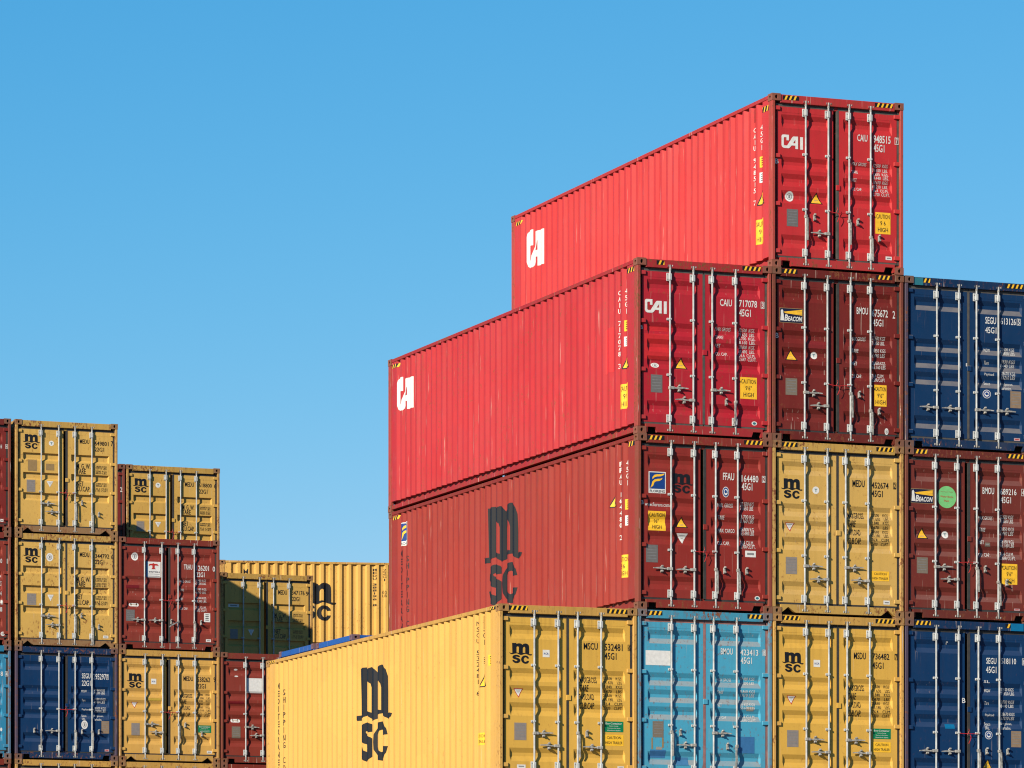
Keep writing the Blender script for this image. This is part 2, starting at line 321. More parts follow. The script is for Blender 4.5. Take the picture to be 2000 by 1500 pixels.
# ---------------------------------------------------------------- markings, metres from the container's top left corner: (kind, words, (x0, d0, x1, d1), colour)
DECALS = {
 'C1': [
  ('t', 'B', (0.08, 1.087, 0.142, 1.16), 'W'),
  ('logo', 'cai', (0.197, 0.671, 0.591, 0.903), 'W'),
  ('t', 'CAIU', (1.595, 0.577, 1.781, 0.679), 'W'),
  ('t', '948515', (1.897, 0.573, 2.21, 0.686), 'W'),
  ('cd', '7', (2.29, 0.577, 2.36, 0.697), 'W'),
  ('t', '45G1', (1.897, 0.725, 2.096, 0.836), 'W'),
  ('oval', 'seal', (0.275, 1.611, 0.432, 1.782), 'W'),
  ('plate', '', (0.294, 1.909, 0.501, 2.197), 'G'),
  ('tri', '', (0.722, 1.602, 0.961, 1.793), 'Y'),
  ('board', 'CAUTION|9 6|HIGH', (1.93, 1.857, 2.211, 2.22), 'Y'),
  ('tag', '', (2.121, 2.593, 2.237, 2.651), 'W'),
  ('t', 'MAX GROSS', (1.496, 1.043, 1.768, 1.096), 'W'),
  ('t', 'TARE', (1.496, 1.18, 1.611, 1.232), 'W'),
  ('t', 'NET', (1.495, 1.318, 1.587, 1.37), 'W'),
  ('t', 'CU. CAP.', (1.495, 1.467, 1.688, 1.52), 'W'),
  ('t', '32.500  KGS.', (1.889, 1.048, 2.175, 1.101), 'W'),
  ('t', '71.650  LBS.', (1.889, 1.125, 2.175, 1.177), 'W'),
  ('t', '3.830  KGS.', (1.889, 1.195, 2.175, 1.247), 'W'),
  ('t', '8.440  LBS.', (1.889, 1.258, 2.175, 1.311), 'W'),
  ('t', '28.670  KGS.', (1.889, 1.33, 2.175, 1.383), 'W'),
  ('t', '63.210  LBS.', (1.889, 1.4, 2.175, 1.453), 'W'),
  ('t', '76.4  CU.M.', (1.889, 1.468, 2.175, 1.52), 'W'),
  ('t', '2.700  CU.FT.', (1.889, 1.535, 2.195, 1.588), 'W'),
 ],
 'B2': [
  ('t', 'B', (0.06, 1.108, 0.122, 1.173), 'W'),
  ('logo', 'cai', (0.157, 0.67, 0.549, 0.9), 'W'),
  ('t', 'CAIU', (1.513, 0.599, 1.727, 0.701), 'W'),
  ('t', '717078', (1.862, 0.596, 2.184, 0.696), 'W'),
  ('cd', '3', (2.255, 0.595, 2.321, 0.71), 'W'),
  ('t', '45G1', (1.862, 0.747, 2.07, 0.854), 'W'),
  ('oval', 'seal', (0.271, 1.713, 0.42, 1.796), 'W'),
  ('plate', '', (0.264, 1.911, 0.471, 2.205), 'G'),
  ('tri', '', (0.695, 1.603, 0.929, 1.794), 'Y'),
  ('board', 'CAUTION|9\'6"|HIGH', (1.88, 1.869, 2.185, 2.229), 'Y'),
  ('oval', 'blue', (2.088, 2.597, 2.187, 2.666), 'W'),
  ('patch', '', (0.15, 1.108, 0.588, 1.186), 'brightred'),
  ('patch', '', (0.15, 1.236, 0.588, 1.658), 'brightred'),
  ('t', 'MAX GROSS', (1.432, 1.064, 1.715, 1.12), 'W'),
  ('t', 'TARE', (1.432, 1.201, 1.569, 1.257), 'W'),
  ('t', 'NET', (1.432, 1.34, 1.526, 1.396), 'W'),
  ('t', 'CU. CAP.', (1.432, 1.479, 1.651, 1.535), 'W'),
  ('t', '32.500  KGS.', (1.861, 1.061, 2.155, 1.117), 'W'),
  ('t', '71.650  LBS.', (1.861, 1.134, 2.155, 1.19), 'W'),
  ('t', '3.700  KGS.', (1.861, 1.201, 2.155, 1.257), 'W'),
  ('t', '8.160  LBS.', (1.861, 1.268, 2.155, 1.324), 'W'),
  ('t', '28.800  KGS.', (1.861, 1.342, 2.155, 1.398), 'W'),
  ('t', '63.490  LBS.', (1.861, 1.415, 2.155, 1.471), 'W'),
  ('t', '76.4  CU.M.', (1.861, 1.484, 2.155, 1.54), 'W'),
  ('t', '2.697  CU.FT.', (1.861, 1.548, 2.174, 1.605), 'W'),
 ],
 'C2': [
  ('t', 'B', (0.077, 1.102, 0.134, 1.176), 'W'),
  ('beacon', '', (0.154, 0.67, 0.585, 0.917), ''),
  ('t', 'BMOU', (1.58, 0.588, 1.785, 0.691), 'W'),
  ('t', '675672', (1.868, 0.608, 2.156, 0.718), 'W'),
  ('t', '2', (2.248, 0.614, 2.294, 0.726), 'W'),
  ('t', '45G1', (1.884, 0.771, 2.071, 0.876), 'W'),
  ('tri', '', (0.256, 1.352, 0.487, 1.541), 'Y'),
  ('oval', 'tmark', (0.738, 1.375, 0.86, 1.497), 'W'),
  ('plate', '', (0.263, 1.841, 0.477, 2.121), 'T'),
  ('board', 'CAUTION|9\'6"|HIGH', (1.908, 1.869, 2.135, 2.229), 'Y'),
  ('oval', 'seal', (2.099, 2.592, 2.171, 2.704), 'W'),
  ('patch', '', (0.65, 1.196, 1.021, 1.319), 'brightred2'),
  ('t', 'MAX.GROSS', (1.486, 1.081, 1.756, 1.142), 'W'),
  ('t', 'TARE', (1.485, 1.285, 1.611, 1.346), 'W'),
  ('t', 'NET', (1.485, 1.5, 1.591, 1.561), 'W'),
  ('t', 'CU. CAP.', (1.485, 1.707, 1.688, 1.768), 'W'),
  ('t', '32.500 KGS', (1.872, 1.055, 2.114, 1.117), 'W'),
  ('t', '71.650 LBS.', (1.872, 1.134, 2.114, 1.195), 'W'),
  ('t', '3.850 KGS', (1.872, 1.265, 2.114, 1.327), 'W'),
  ('t', '8.490 LBS', (1.872, 1.344, 2.114, 1.405), 'W'),
  ('t', '28.650 KGS', (1.872, 1.475, 2.114, 1.536), 'W'),
  ('t', '63.160 LBS', (1.872, 1.545, 2.114, 1.606), 'W'),
  ('t', '76.4 CU.M', (1.872, 1.686, 2.09, 1.747), 'W'),
  ('t', '2.698 CU.FT', (1.872, 1.757, 2.109, 1.819), 'W'),
 ],
 'D2': [
  ('tag', '', (1.173, 1.413, 1.225, 1.465), 'W'),
  ('t', 'SEGU', (1.541, 0.61, 1.744, 0.713), 'W'),
  ('t', '613126', (1.836, 0.611, 2.121, 0.709), 'W'),
  ('cd', '5', (2.141, 0.602, 2.213, 0.715), 'W'),
  ('t', '45G1', (1.541, 0.78, 1.749, 0.874), 'W'),
  ('oval', 'bluemark', (1.491, 1.844, 1.647, 1.99), 'W'),
  ('plate', '', (2.018, 1.843, 2.224, 2.129), 'B'),
  ('tag', '', (2.089, 2.64, 2.204, 2.686), 'P'),
  ('patch', '', (0.183, 0.026, 0.343, 0.147), 'teal'),
  ('t', 'MGW', (1.526, 1.141, 1.645, 1.199), 'W'),
  ('t', 'Tare', (1.526, 1.352, 1.62, 1.409), 'W'),
  ('t', 'Payload', (1.526, 1.557, 1.704, 1.614), 'W'),
  ('t', 'Seaco', (1.526, 1.704, 1.649, 1.761), 'W'),
  ('t', '32600 KGS', (1.848, 1.109, 2.11, 1.166), 'W'),
  ('t', '71850 LBS', (1.848, 1.179, 2.11, 1.237), 'W'),
  ('t', '3830 KGS', (1.847, 1.319, 2.11, 1.376), 'W'),
  ('t', '8440 LBS', (1.847, 1.387, 2.11, 1.445), 'W'),
  ('t', '28670 KGS', (1.847, 1.524, 2.11, 1.582), 'W'),
  ('t', '63210 LBS', (1.847, 1.591, 2.11, 1.648), 'W'),
  ('t', 'Bridgetown,', (1.847, 1.706, 2.085, 1.764), 'W'),
  ('t', 'Barbados.', (1.847, 1.774, 2.045, 1.831), 'W'),
 ],
 'B3': [
  ('t', 'B', (0.067, 1.1, 0.127, 1.166), 'W'),
  ('florens', '', (0.214, 0.618, 0.523, 0.973), ''),
  ('logo', 'mscw', (0.603, 0.631, 1.012, 0.956), 'K'),
  ('t', 'www.florens.com', (0.148, 1.126, 0.603, 1.188), 'W'),
  ('t', 'FFAU', (1.558, 0.588, 1.758, 0.695), 'W'),
  ('t', '164480', (1.9, 0.611, 2.198, 0.711), 'W'),
  ('cd', '2', (2.267, 0.604, 2.329, 0.714), 'W'),
  ('t', '45G1', (1.9, 0.741, 2.089, 0.849), 'W'),
  ('board', 'CAUTION|96"|HIGH', (0.206, 1.269, 0.523, 1.591), 'Y'),
  ('tri', '', (0.701, 1.343, 0.925, 1.525), 'Y'),
  ('itri', '', (0.721, 1.619, 0.925, 1.789), 'W'),
  ('plate', '', (0.167, 1.828, 0.38, 2.119), 'G'),
  ('oval', 'bluemark', (1.548, 0.812, 1.666, 0.989), 'W'),
  ('tag', '', (1.96, 1.861, 2.155, 1.966), 'W'),
  ('oval', 'blue', (2.133, 2.611, 2.23, 2.682), 'W'),
  ('t', 'MAX. GROSS', (1.465, 1.088, 1.748, 1.153), 'W'),
  ('t', 'TARE', (1.465, 1.294, 1.583, 1.359), 'W'),
  ('t', 'MAX. CARGO', (1.465, 1.512, 1.767, 1.577), 'W'),
  ('t', 'CU. CAP.', (1.465, 1.719, 1.689, 1.783), 'W'),
  ('t', '32.500 KG', (1.881, 1.054, 2.122, 1.119), 'W'),
  ('t', '71.650 LBS', (1.881, 1.123, 2.122, 1.188), 'W'),
  ('t', '3.700 KG', (1.881, 1.268, 2.122, 1.333), 'W'),
  ('t', '8.160 LBS', (1.88, 1.335, 2.122, 1.4), 'W'),
  ('t', '28.800 KG', (1.88, 1.478, 2.122, 1.542), 'W'),
  ('t', '63.490 LBS', (1.88, 1.547, 2.122, 1.611), 'W'),
  ('t', '76.4 CU.M.', (1.88, 1.698, 2.131, 1.762), 'W'),
  ('t', '2.700 CU.FT.', (1.88, 1.762, 2.15, 1.827), 'W'),
 ],
 'C3': [
  ('logo', 'msc', (0.174, 0.623, 0.57, 0.957), 'K'),
  ('oval', 'tmark', (0.754, 0.736, 0.881, 0.861), 'W'),
  ('itri', 'r', (0.259, 1.358, 0.436, 1.511), 'W'),
  ('plate', '', (0.264, 1.934, 0.471, 2.219), 'L'),
  ('t', 'MEDU', (1.497, 0.601, 1.719, 0.703), 'K'),
  ('t', '452674', (1.854, 0.622, 2.164, 0.714), 'K'),
  ('cd', '2', (2.254, 0.605, 2.31, 0.718), 'K'),
  ('t', '45G1', (1.854, 0.76, 2.057, 0.856), 'K'),
  ('board', 'CAUTION|HIGH TRAILER', (1.848, 2.112, 2.18, 2.277), 'Y'),
  ('tag', '', (2.075, 2.602, 2.192, 2.668), 'W'),
  ('t', 'MAXGROSS', (1.414, 1.148, 1.704, 1.24), 'K'),
  ('t', 'TARE', (1.414, 1.282, 1.554, 1.373), 'K'),
  ('t', 'PAYLOAD', (1.414, 1.428, 1.65, 1.52), 'K'),
  ('t', 'CUB.CAP.', (1.414, 1.572, 1.66, 1.663), 'K'),
  ('t', '32.500    KGS', (1.854, 1.144, 2.169, 1.197), 'K'),
  ('t', '71.650    LBS', (1.854, 1.212, 2.168, 1.265), 'K'),
  ('t', '3.840    KGS', (1.853, 1.276, 2.168, 1.328), 'K'),
  ('t', '8.470    LBS', (1.853, 1.35, 2.168, 1.402), 'K'),
  ('t', '28.660    KGS', (1.853, 1.422, 2.168, 1.475), 'K'),
  ('t', '63.180    LBS', (1.853, 1.488, 2.168, 1.54), 'K'),
  ('t', '76.4    CUM', (1.853, 1.56, 2.168, 1.612), 'K'),
  ('t', '2.700    CUFT', (1.853, 1.63, 2.168, 1.682), 'K'),
 ],
 'D3': [
  ('beacon', '', (0.129, 0.686, 0.558, 0.933), ''),
  ('green', '', (0.627, 0.62, 0.987, 0.994), ''),
  ('tri', '', (0.238, 1.339, 0.46, 1.53), 'Y'),
  ('oval', 'tmark', (0.725, 1.383, 0.852, 1.506), 'W'),
  ('plate', '', (0.243, 1.845, 0.45, 2.116), 'T'),
  ('t', 'BMOU', (1.488, 0.616, 1.705, 0.717), 'W'),
  ('t', '689216', (1.829, 0.623, 2.131, 0.716), 'W'),
  ('cd', '4', (2.228, 0.606, 2.298, 0.727), 'W'),
  ('t', '45G1', (1.834, 0.762, 2.027, 0.858), 'W'),
  ('board', 'CAUTION|9\'6"|HIGH', (1.85, 1.895, 2.15, 2.247), 'Y'),
  ('tag', '', (2.09, 2.654, 2.197, 2.688), 'P'),
  ('tag', '', (1.531, 1.547, 1.63, 1.616), 'T'),
  ('t', 'MAX.GROSS', (1.418, 1.098, 1.69, 1.16), 'W'),
  ('t', 'TARE', (1.418, 1.3, 1.541, 1.362), 'W'),
  ('t', 'NET', (1.418, 1.517, 1.516, 1.578), 'W'),
  ('t', 'CU. CAP.', (1.418, 1.726, 1.64, 1.788), 'W'),
  ('t', '32.500 KGS', (1.828, 1.068, 2.086, 1.13), 'W'),
  ('t', '71.650 LBS', (1.828, 1.139, 2.086, 1.201), 'W'),
  ('t', '3.850 KGS', (1.828, 1.276, 2.086, 1.338), 'W'),
  ('t', '8.490 LBS', (1.828, 1.347, 2.086, 1.409), 'W'),
  ('t', '28.650 KGS', (1.828, 1.489, 2.086, 1.55), 'W'),
  ('t', '63.160 LBS', (1.828, 1.555, 2.086, 1.617), 'W'),
  ('t', '76.4 CU.M.', (1.828, 1.701, 2.096, 1.763), 'W'),
  ('t', '2.698 CU.FT.', (1.828, 1.771, 2.12, 1.833), 'W'),
 ],
 'A4': [
  ('logo', 'msc', (0.19, 0.632, 0.589, 0.966), 'K'),
  ('oval', 'rsq', (0.779, 0.728, 0.9, 0.848), 'W'),
  ('itri', 'r', (0.276, 1.369, 0.442, 1.523), 'W'),
  ('plate', '', (0.28, 1.931, 0.491, 2.215), 'L'),
  ('t', 'MSCU', (1.504, 0.595, 1.748, 0.694), 'K'),
  ('t', '532481', (1.874, 0.599, 2.189, 0.7), 'K'),
  ('cd', '6', (2.286, 0.599, 2.342, 0.7), 'K'),
  ('t', '45G1', (1.874, 0.747, 2.081, 0.847), 'K'),
  ('eco', '', (1.867, 1.87, 2.208, 2.044), ''),
  ('board', 'CAUTION|HIGH TRAILER', (1.867, 2.089, 2.212, 2.27), 'Y'),
  ('tag', '', (0.327, 2.614, 0.477, 2.67), 'W'),
  ('tag', '', (2.103, 2.606, 2.216, 2.634), 'W'),
  ('t', 'MAXGROSS', (1.436, 1.154, 1.735, 1.246), 'K'),
  ('t', 'TARE', (1.435, 1.289, 1.585, 1.381), 'K'),
  ('t', 'PAYLOAD', (1.435, 1.432, 1.691, 1.524), 'K'),
  ('t', 'CUB.CAP.', (1.435, 1.576, 1.695, 1.669), 'K'),
  ('t', '32.500    KGS', (1.86, 1.14, 2.185, 1.19), 'K'),
  ('t', '71.650    LBS', (1.86, 1.207, 2.185, 1.257), 'K'),
  ('t', '3.840    KGS', (1.86, 1.278, 2.185, 1.328), 'K'),
  ('t', '8.470    LBS', (1.859, 1.352, 2.185, 1.402), 'K'),
  ('t', '28.660    KGS', (1.859, 1.42, 2.185, 1.47), 'K'),
  ('t', '63.180    LBS', (1.859, 1.487, 2.185, 1.537), 'K'),
  ('t', '76.4    CUM', (1.859, 1.559, 2.185, 1.61), 'K'),
  ('t', '2.700    CUFT', (1.859, 1.626, 2.184, 1.676), 'K'),
 ],
 'B4': [
  ('patch', '', (0.263, 2.119, 0.287, 2.307), 'tanpatch'),
  ('patch', '', (0.453, 2.115, 0.482, 2.28), 'tanpatch'),
  ('patch', '', (0.344, 2.268, 0.451, 2.314), 'greypatch'),
  ('patch', '', (0.159, 0.677, 0.604, 0.92), 'whitepatch'),
  ('t', 'BMOU', (1.517, 0.607, 1.73, 0.7), 'W'),
  ('t', '423413', (1.874, 0.617, 2.194, 0.705), 'W'),
  ('cd', '8', (2.277, 0.605, 2.332, 0.71), 'W'),
  ('t', '45G1', (1.88, 0.748, 2.079, 0.844), 'W'),
  ('plate', '', (0.284, 1.845, 0.48, 2.112), 'T'),
  ('patch', '', (1.852, 2.065, 2.127, 2.34), 'midblue'),
  ('patch', '', (0.239, 2.317, 0.518, 2.447), 'midblue'),
  ('patch', '', (1.982, 1.565, 2.115, 1.637), 'greypatch'),
  ('patch', '', (0.709, 2.431, 0.932, 2.568), 'midblue2'),
  ('t', 'MAX.GROSS', (1.451, 1.103, 1.717, 1.152), 'W'),
  ('t', 'TARE', (1.451, 1.312, 1.557, 1.36), 'W'),
  ('t', 'NET', (1.451, 1.525, 1.533, 1.574), 'W'),
  ('t', 'CU. CAP.', (1.451, 1.73, 1.635, 1.779), 'W'),
  ('t', '30.480 KGS', (1.869, 1.077, 2.14, 1.125), 'W'),
  ('t', '67.200 LBS', (1.869, 1.148, 2.136, 1.197), 'W'),
  ('t', '3.860 KGS', (1.869, 1.29, 2.14, 1.339), 'W'),
  ('t', '8.510 LBS', (1.869, 1.354, 2.136, 1.403), 'W'),
  ('t', '26.620 KGS', (1.869, 1.501, 2.136, 1.549), 'W'),
  ('t', '58.690 LBS', (1.869, 1.561, 2.136, 1.61), 'W'),
  ('t', '76.4 CU.M', (1.869, 1.707, 2.14, 1.756), 'W'),
  ('t', '2.698 CU.FT', (1.869, 1.771, 2.156, 1.819), 'W'),
 ],
 'C4': [
  ('logo', 'msc', (0.188, 0.63, 0.584, 0.968), 'K'),
  ('oval', 'rsq', (0.77, 0.745, 0.891, 0.864), 'W'),
  ('itri', 'r', (0.282, 1.354, 0.455, 1.505), 'W'),
  ('plate', '', (0.282, 1.933, 0.491, 2.214), 'L'),
  ('t', 'MSDU', (1.517, 0.603, 1.735, 0.703), 'K'),
  ('t', '736482', (1.863, 0.607, 2.173, 0.699), 'K'),
  ('cd', '7', (2.276, 0.599, 2.327, 0.704), 'K'),
  ('t', '45G1', (1.863, 0.758, 2.065, 0.854), 'K'),
  ('eco', '', (1.87, 1.868, 2.205, 2.042), ''),
  ('board', 'CAUTION|HIGH TRAILER', (1.87, 2.094, 2.205, 2.267), 'Y'),
  ('t', 'MAXGROSS', (1.409, 1.149, 1.71, 1.241), 'K'),
  ('t', 'TARE', (1.409, 1.289, 1.555, 1.381), 'K'),
  ('t', 'PAYLOAD', (1.409, 1.431, 1.648, 1.523), 'K'),
  ('t', 'CUB.CAP.', (1.409, 1.575, 1.648, 1.667), 'K'),
  ('t', '32.500    KGS', (1.861, 1.135, 2.187, 1.186), 'K'),
  ('t', '71.650    LBS', (1.861, 1.208, 2.187, 1.26), 'K'),
  ('t', '3.840    KGS', (1.86, 1.275, 2.187, 1.326), 'K'),
  ('t', '8.470    LBS', (1.86, 1.347, 2.187, 1.398), 'K'),
  ('t', '28.660    KGS', (1.86, 1.417, 2.187, 1.468), 'K'),
  ('t', '63.180    LBS', (1.86, 1.487, 2.187, 1.538), 'K'),
  ('t', '76.4    CUM', (1.86, 1.558, 2.187, 1.61), 'K'),
  ('t', '2.700    CUFT', (1.86, 1.626, 2.187, 1.678), 'K'),
 ],
 'D4': [
  ('t', 'SEGU', (1.557, 0.618, 1.747, 0.709), 'W'),
  ('t', '518110', (1.844, 0.616, 2.123, 0.704), 'W'),
  ('cd', '6', (2.241, 0.605, 2.301, 0.719), 'W'),
  ('t', '45G1', (1.553, 0.766, 1.747, 0.864), 'W'),
  ('oval', 'bluemark', (1.532, 1.855, 1.673, 1.998), 'W'),
  ('plate', '', (2.031, 1.847, 2.223, 2.122), 'B'),
  ('tri', '', (1.5, 2.333, 1.681, 2.491), 'Y'),
  ('patch', '', (0.774, 1.76, 0.958, 1.838), 'cyan'),
  ('patch', '', (2.002, 0.031, 2.245, 0.128), 'cyan'),
  ('t', 'B', (1.094, 1.314, 1.159, 1.388), 'W'),
  ('t', '?', (0.795, 0.357, 0.839, 0.406), 'W'),
  ('t', 'SL', (1.509, 0.997, 1.626, 1.041), 'W'),
  ('t', 'MGW', (1.533, 1.144, 1.65, 1.198), 'W'),
  ('t', 'Tare', (1.533, 1.354, 1.621, 1.408), 'W'),
  ('t', 'Payload', (1.533, 1.565, 1.702, 1.619), 'W'),
  ('t', 'Seaco', (1.532, 1.71, 1.645, 1.764), 'W'),
  ('t', 'SRL.', (1.532, 1.778, 1.625, 1.832), 'W'),
  ('t', '32500 KGS', (1.843, 1.116, 2.094, 1.17), 'W'),
  ('t', '71650 LBS', (1.843, 1.188, 2.094, 1.242), 'W'),
  ('t', '3830 KGS', (1.843, 1.329, 2.094, 1.383), 'W'),
  ('t', '8440 LBS', (1.843, 1.397, 2.094, 1.451), 'W'),
  ('t', '28670 KGS', (1.843, 1.538, 2.094, 1.592), 'W'),
  ('t', '63210 LBS', (1.843, 1.607, 2.094, 1.661), 'W'),
  ('t', 'Bridgetown,', (1.843, 1.704, 2.061, 1.758), 'W'),
  ('t', 'Barbados.', (1.843, 1.773, 2.029, 1.827), 'W'),
 ],
 'L11': [
  ('logo', 'msc', (0.184, 0.326, 0.591, 0.66), 'K'),
  ('oval', 'tmark', (0.803, 0.451, 0.927, 0.571), 'W'),
  ('itri', '', (0.75, 1.382, 0.909, 1.521), 'W'),
  ('plate', '', (0.28, 1.366, 0.483, 1.646), 'L'),
  ('patch', '', (0.31, 0.901, 0.523, 1.162), 'tanpatch'),
  ('patch', '', (0.737, 0.983, 0.931, 1.133), 'tanpatch'),
  ('t', 'MEDU', (1.54, 0.391, 1.762, 0.479), 'K'),
  ('t', '649801', (1.893, 0.42, 2.22, 0.507), 'K'),
  ('t', '7', (2.281, 0.401, 2.33, 0.505), 'K'),
  ('t', '22G1', (1.893, 0.559, 2.114, 0.642), 'K'),
  ('t', 'M. G. W.', (1.466, 0.953, 1.787, 1.055), 'K'),
  ('t', 'TARE', (1.466, 1.07, 1.677, 1.172), 'K'),
  ('t', 'NET', (1.466, 1.357, 1.63, 1.459), 'K'),
  ('t', 'CU.CAP.', (1.466, 1.476, 1.783, 1.578), 'K'),
  ('t', '24000 KGS', (1.914, 0.977, 2.177, 1.018), 'K'),
  ('t', '52910 LBS', (1.914, 1.018, 2.177, 1.059), 'K'),
  ('t', '2200 KGS', (1.914, 1.083, 2.177, 1.124), 'K'),
  ('t', '4850 LBS', (1.914, 1.128, 2.177, 1.169), 'K'),
  ('t', '21800 KGS', (1.914, 1.37, 2.177, 1.411), 'K'),
  ('t', '48060 LBS', (1.914, 1.419, 2.177, 1.46), 'K'),
  ('t', '33.2 CUM', (1.914, 1.488, 2.194, 1.529), 'K'),
  ('t', '1172 CUFT', (1.914, 1.537, 2.206, 1.578), 'K'),
 ],
 'M31': [
  ('logo', 'msc', (0.175, 0.333, 0.587, 0.684), 'K'),
  ('oval', 'tmark', (0.769, 0.417, 0.9, 0.544), 'W'),
  ('itri', '', (0.758, 1.399, 0.913, 1.538), 'W'),
  ('plate', '', (0.277, 1.399, 0.478, 1.646), 'L'),
  ('t', 'MEDU', (1.535, 0.379, 1.762, 0.478), 'K'),
  ('t', '618800', (1.898, 0.391, 2.231, 0.478), 'K'),
  ('t', '6', (2.296, 0.386, 2.347, 0.49), 'K'),
  ('t', '22G1', (1.905, 0.541, 2.117, 0.635), 'K'),
  ('t', 'M. G. W.', (1.467, 0.953, 1.772, 1.054), 'K'),
  ('t', 'TARE', (1.467, 1.072, 1.679, 1.173), 'K'),
  ('t', 'NET', (1.467, 1.359, 1.619, 1.459), 'K'),
  ('t', 'CU.CAP.', (1.467, 1.482, 1.775, 1.583), 'K'),
  ('t', '24000 KGS', (1.925, 0.97, 2.197, 1.009), 'K'),
  ('t', '52910 LBS', (1.925, 1.014, 2.197, 1.053), 'K'),
  ('t', '2200 KGS', (1.925, 1.082, 2.197, 1.121), 'K'),
  ('t', '4850 LBS', (1.925, 1.125, 2.197, 1.164), 'K'),
  ('t', '21800 KGS', (1.925, 1.372, 2.197, 1.411), 'K'),
  ('t', '48060 LBS', (1.925, 1.417, 2.196, 1.456), 'K'),
  ('t', '33.2 CUM', (1.925, 1.49, 2.205, 1.529), 'K'),
  ('t', '1172 CUFT', (1.925, 1.534, 2.213, 1.573), 'K'),
 ],
 'L12': [
  ('logo', 'msc', (0.191, 0.34, 0.591, 0.682), 'K'),
  ('oval', 'seal', (0.742, 0.439, 0.909, 0.632), 'W'),
  ('itri', '', (0.769, 1.397, 0.92, 1.546), 'W'),
  ('plate', '', (0.289, 1.384, 0.505, 1.647), 'L'),
  ('t', 'MEDU', (1.54, 0.401, 1.762, 0.491), 'K'),
  ('t', '344792', (1.907, 0.421, 2.236, 0.51), 'K'),
  ('t', '6', (2.287, 0.422, 2.334, 0.522), 'K'),
  ('t', '22G1', (1.907, 0.561, 2.118, 0.647), 'K'),
  ('tag', '', (2.097, 2.295, 2.219, 2.356), 'W'),
  ('t', 'M. G. W.', (1.458, 0.971, 1.785, 1.069), 'K'),
  ('t', 'TARE', (1.457, 1.083, 1.66, 1.181), 'K'),
  ('t', 'NET', (1.457, 1.37, 1.602, 1.469), 'K'),
  ('t', 'CU.CAP.', (1.457, 1.5, 1.765, 1.598), 'K'),
  ('t', '24000 KGS', (1.907, 0.97, 2.177, 1.01), 'K'),
  ('t', '52910 LBS', (1.907, 1.019, 2.177, 1.059), 'K'),
  ('t', '2200 KGS', (1.906, 1.087, 2.177, 1.127), 'K'),
  ('t', '4850 LBS', (1.906, 1.14, 2.177, 1.18), 'K'),
  ('t', '21800 KGS', (1.906, 1.386, 2.176, 1.425), 'K'),
  ('t', '48060 LBS', (1.906, 1.435, 2.176, 1.474), 'K'),
  ('t', '33.2 CUM', (1.906, 1.51, 2.192, 1.55), 'K'),
  ('t', '1172 CUFT', (1.906, 1.555, 2.208, 1.595), 'K'),
 ],
 'L22': [
  ('oval', 'seal', (0.313, 0.347, 0.482, 0.534), 'W'),
  ('triton', '', (0.666, 0.546, 1.015, 0.911), ''),
  ('patch', '', (0.183, 1.102, 0.498, 1.176), 'darkred'),
  ('oval', 'pill', (0.259, 1.519, 0.497, 1.594), 'W'),
  ('plate', '', (0.182, 1.673, 0.391, 1.935), 'G'),
  ('t', 'TRHU', (1.578, 0.588, 1.78, 0.691), 'W'),
  ('t', '126201', (1.888, 0.599, 2.182, 0.706), 'W'),
  ('t', '0', (2.276, 0.608, 2.334, 0.716), 'W'),
  ('t', '22G1', (1.883, 0.755, 2.078, 0.855), 'W'),
  ('tag', '', (2.066, 1.694, 2.217, 1.902), 'W'),
  ('tag', '', (2.113, 2.302, 2.233, 2.363), 'W'),
  ('t', 'MAX. GROSS', (1.486, 0.948, 1.748, 1.001), 'W'),
  ('t', 'TARE', (1.486, 1.148, 1.585, 1.202), 'W'),
  ('t', 'NET', (1.486, 1.36, 1.561, 1.413), 'W'),
  ('t', 'CU. CAP.', (1.486, 1.577, 1.68, 1.63), 'W'),
  ('t', '30.480 KGS.', (1.867, 0.915, 2.13, 0.968), 'W'),
  ('t', '67.200 LBS.', (1.867, 0.984, 2.13, 1.037), 'W'),
  ('t', '2.180 KGS.', (1.867, 1.117, 2.13, 1.17), 'W'),
  ('t', '4.810 LBS.', (1.867, 1.193, 2.13, 1.246), 'W'),
  ('t', '28.300 KGS.', (1.867, 1.323, 2.13, 1.376), 'W'),
  ('t', '62.390 LBS.', (1.867, 1.399, 2.13, 1.452), 'W'),
  ('t', '33.2 CU.M.', (1.867, 1.54, 2.13, 1.593), 'W'),
  ('t', '1.172 CU.FT.', (1.867, 1.612, 2.142, 1.665), 'W'),
 ],
 'L13': [
  ('t', 'SEGU', (1.59, 0.594, 1.792, 0.699), 'W'),
  ('t', '295297', (1.865, 0.598, 2.162, 0.716), 'W'),
  ('cd', '7', (2.171, 0.596, 2.224, 0.722), 'W'),
  ('t', '22G1', (1.59, 0.759, 1.791, 0.868), 'W'),
  ('oval', 'seal', (1.575, 1.671, 1.73, 1.872), 'W'),
  ('plate', '', (2.056, 1.675, 2.239, 1.962), 'B'),
  ('tag', '', (2.133, 2.327, 2.239, 2.375), 'P'),
  ('t', 'MGW', (1.59, 0.971, 1.716, 1.024), 'W'),
  ('t', 'Tare', (1.59, 1.18, 1.679, 1.233), 'W'),
  ('t', 'Payload', (1.59, 1.398, 1.769, 1.451), 'W'),
  ('t', 'Seaco', (1.59, 1.537, 1.704, 1.59), 'W'),
  ('t', 'SRL.', (1.59, 1.612, 1.687, 1.665), 'W'),
  ('t', '30480 KGS', (1.881, 0.941, 2.146, 0.994), 'W'),
  ('t', '67200 LBS', (1.881, 1.008, 2.146, 1.061), 'W'),
  ('t', '2180 KGS', (1.881, 1.146, 2.154, 1.199), 'W'),
  ('t', '4810 LBS', (1.881, 1.217, 2.146, 1.27), 'W'),
  ('t', '28300 KGS', (1.881, 1.358, 2.154, 1.411), 'W'),
  ('t', '62390 LBS', (1.881, 1.425, 2.154, 1.478), 'W'),
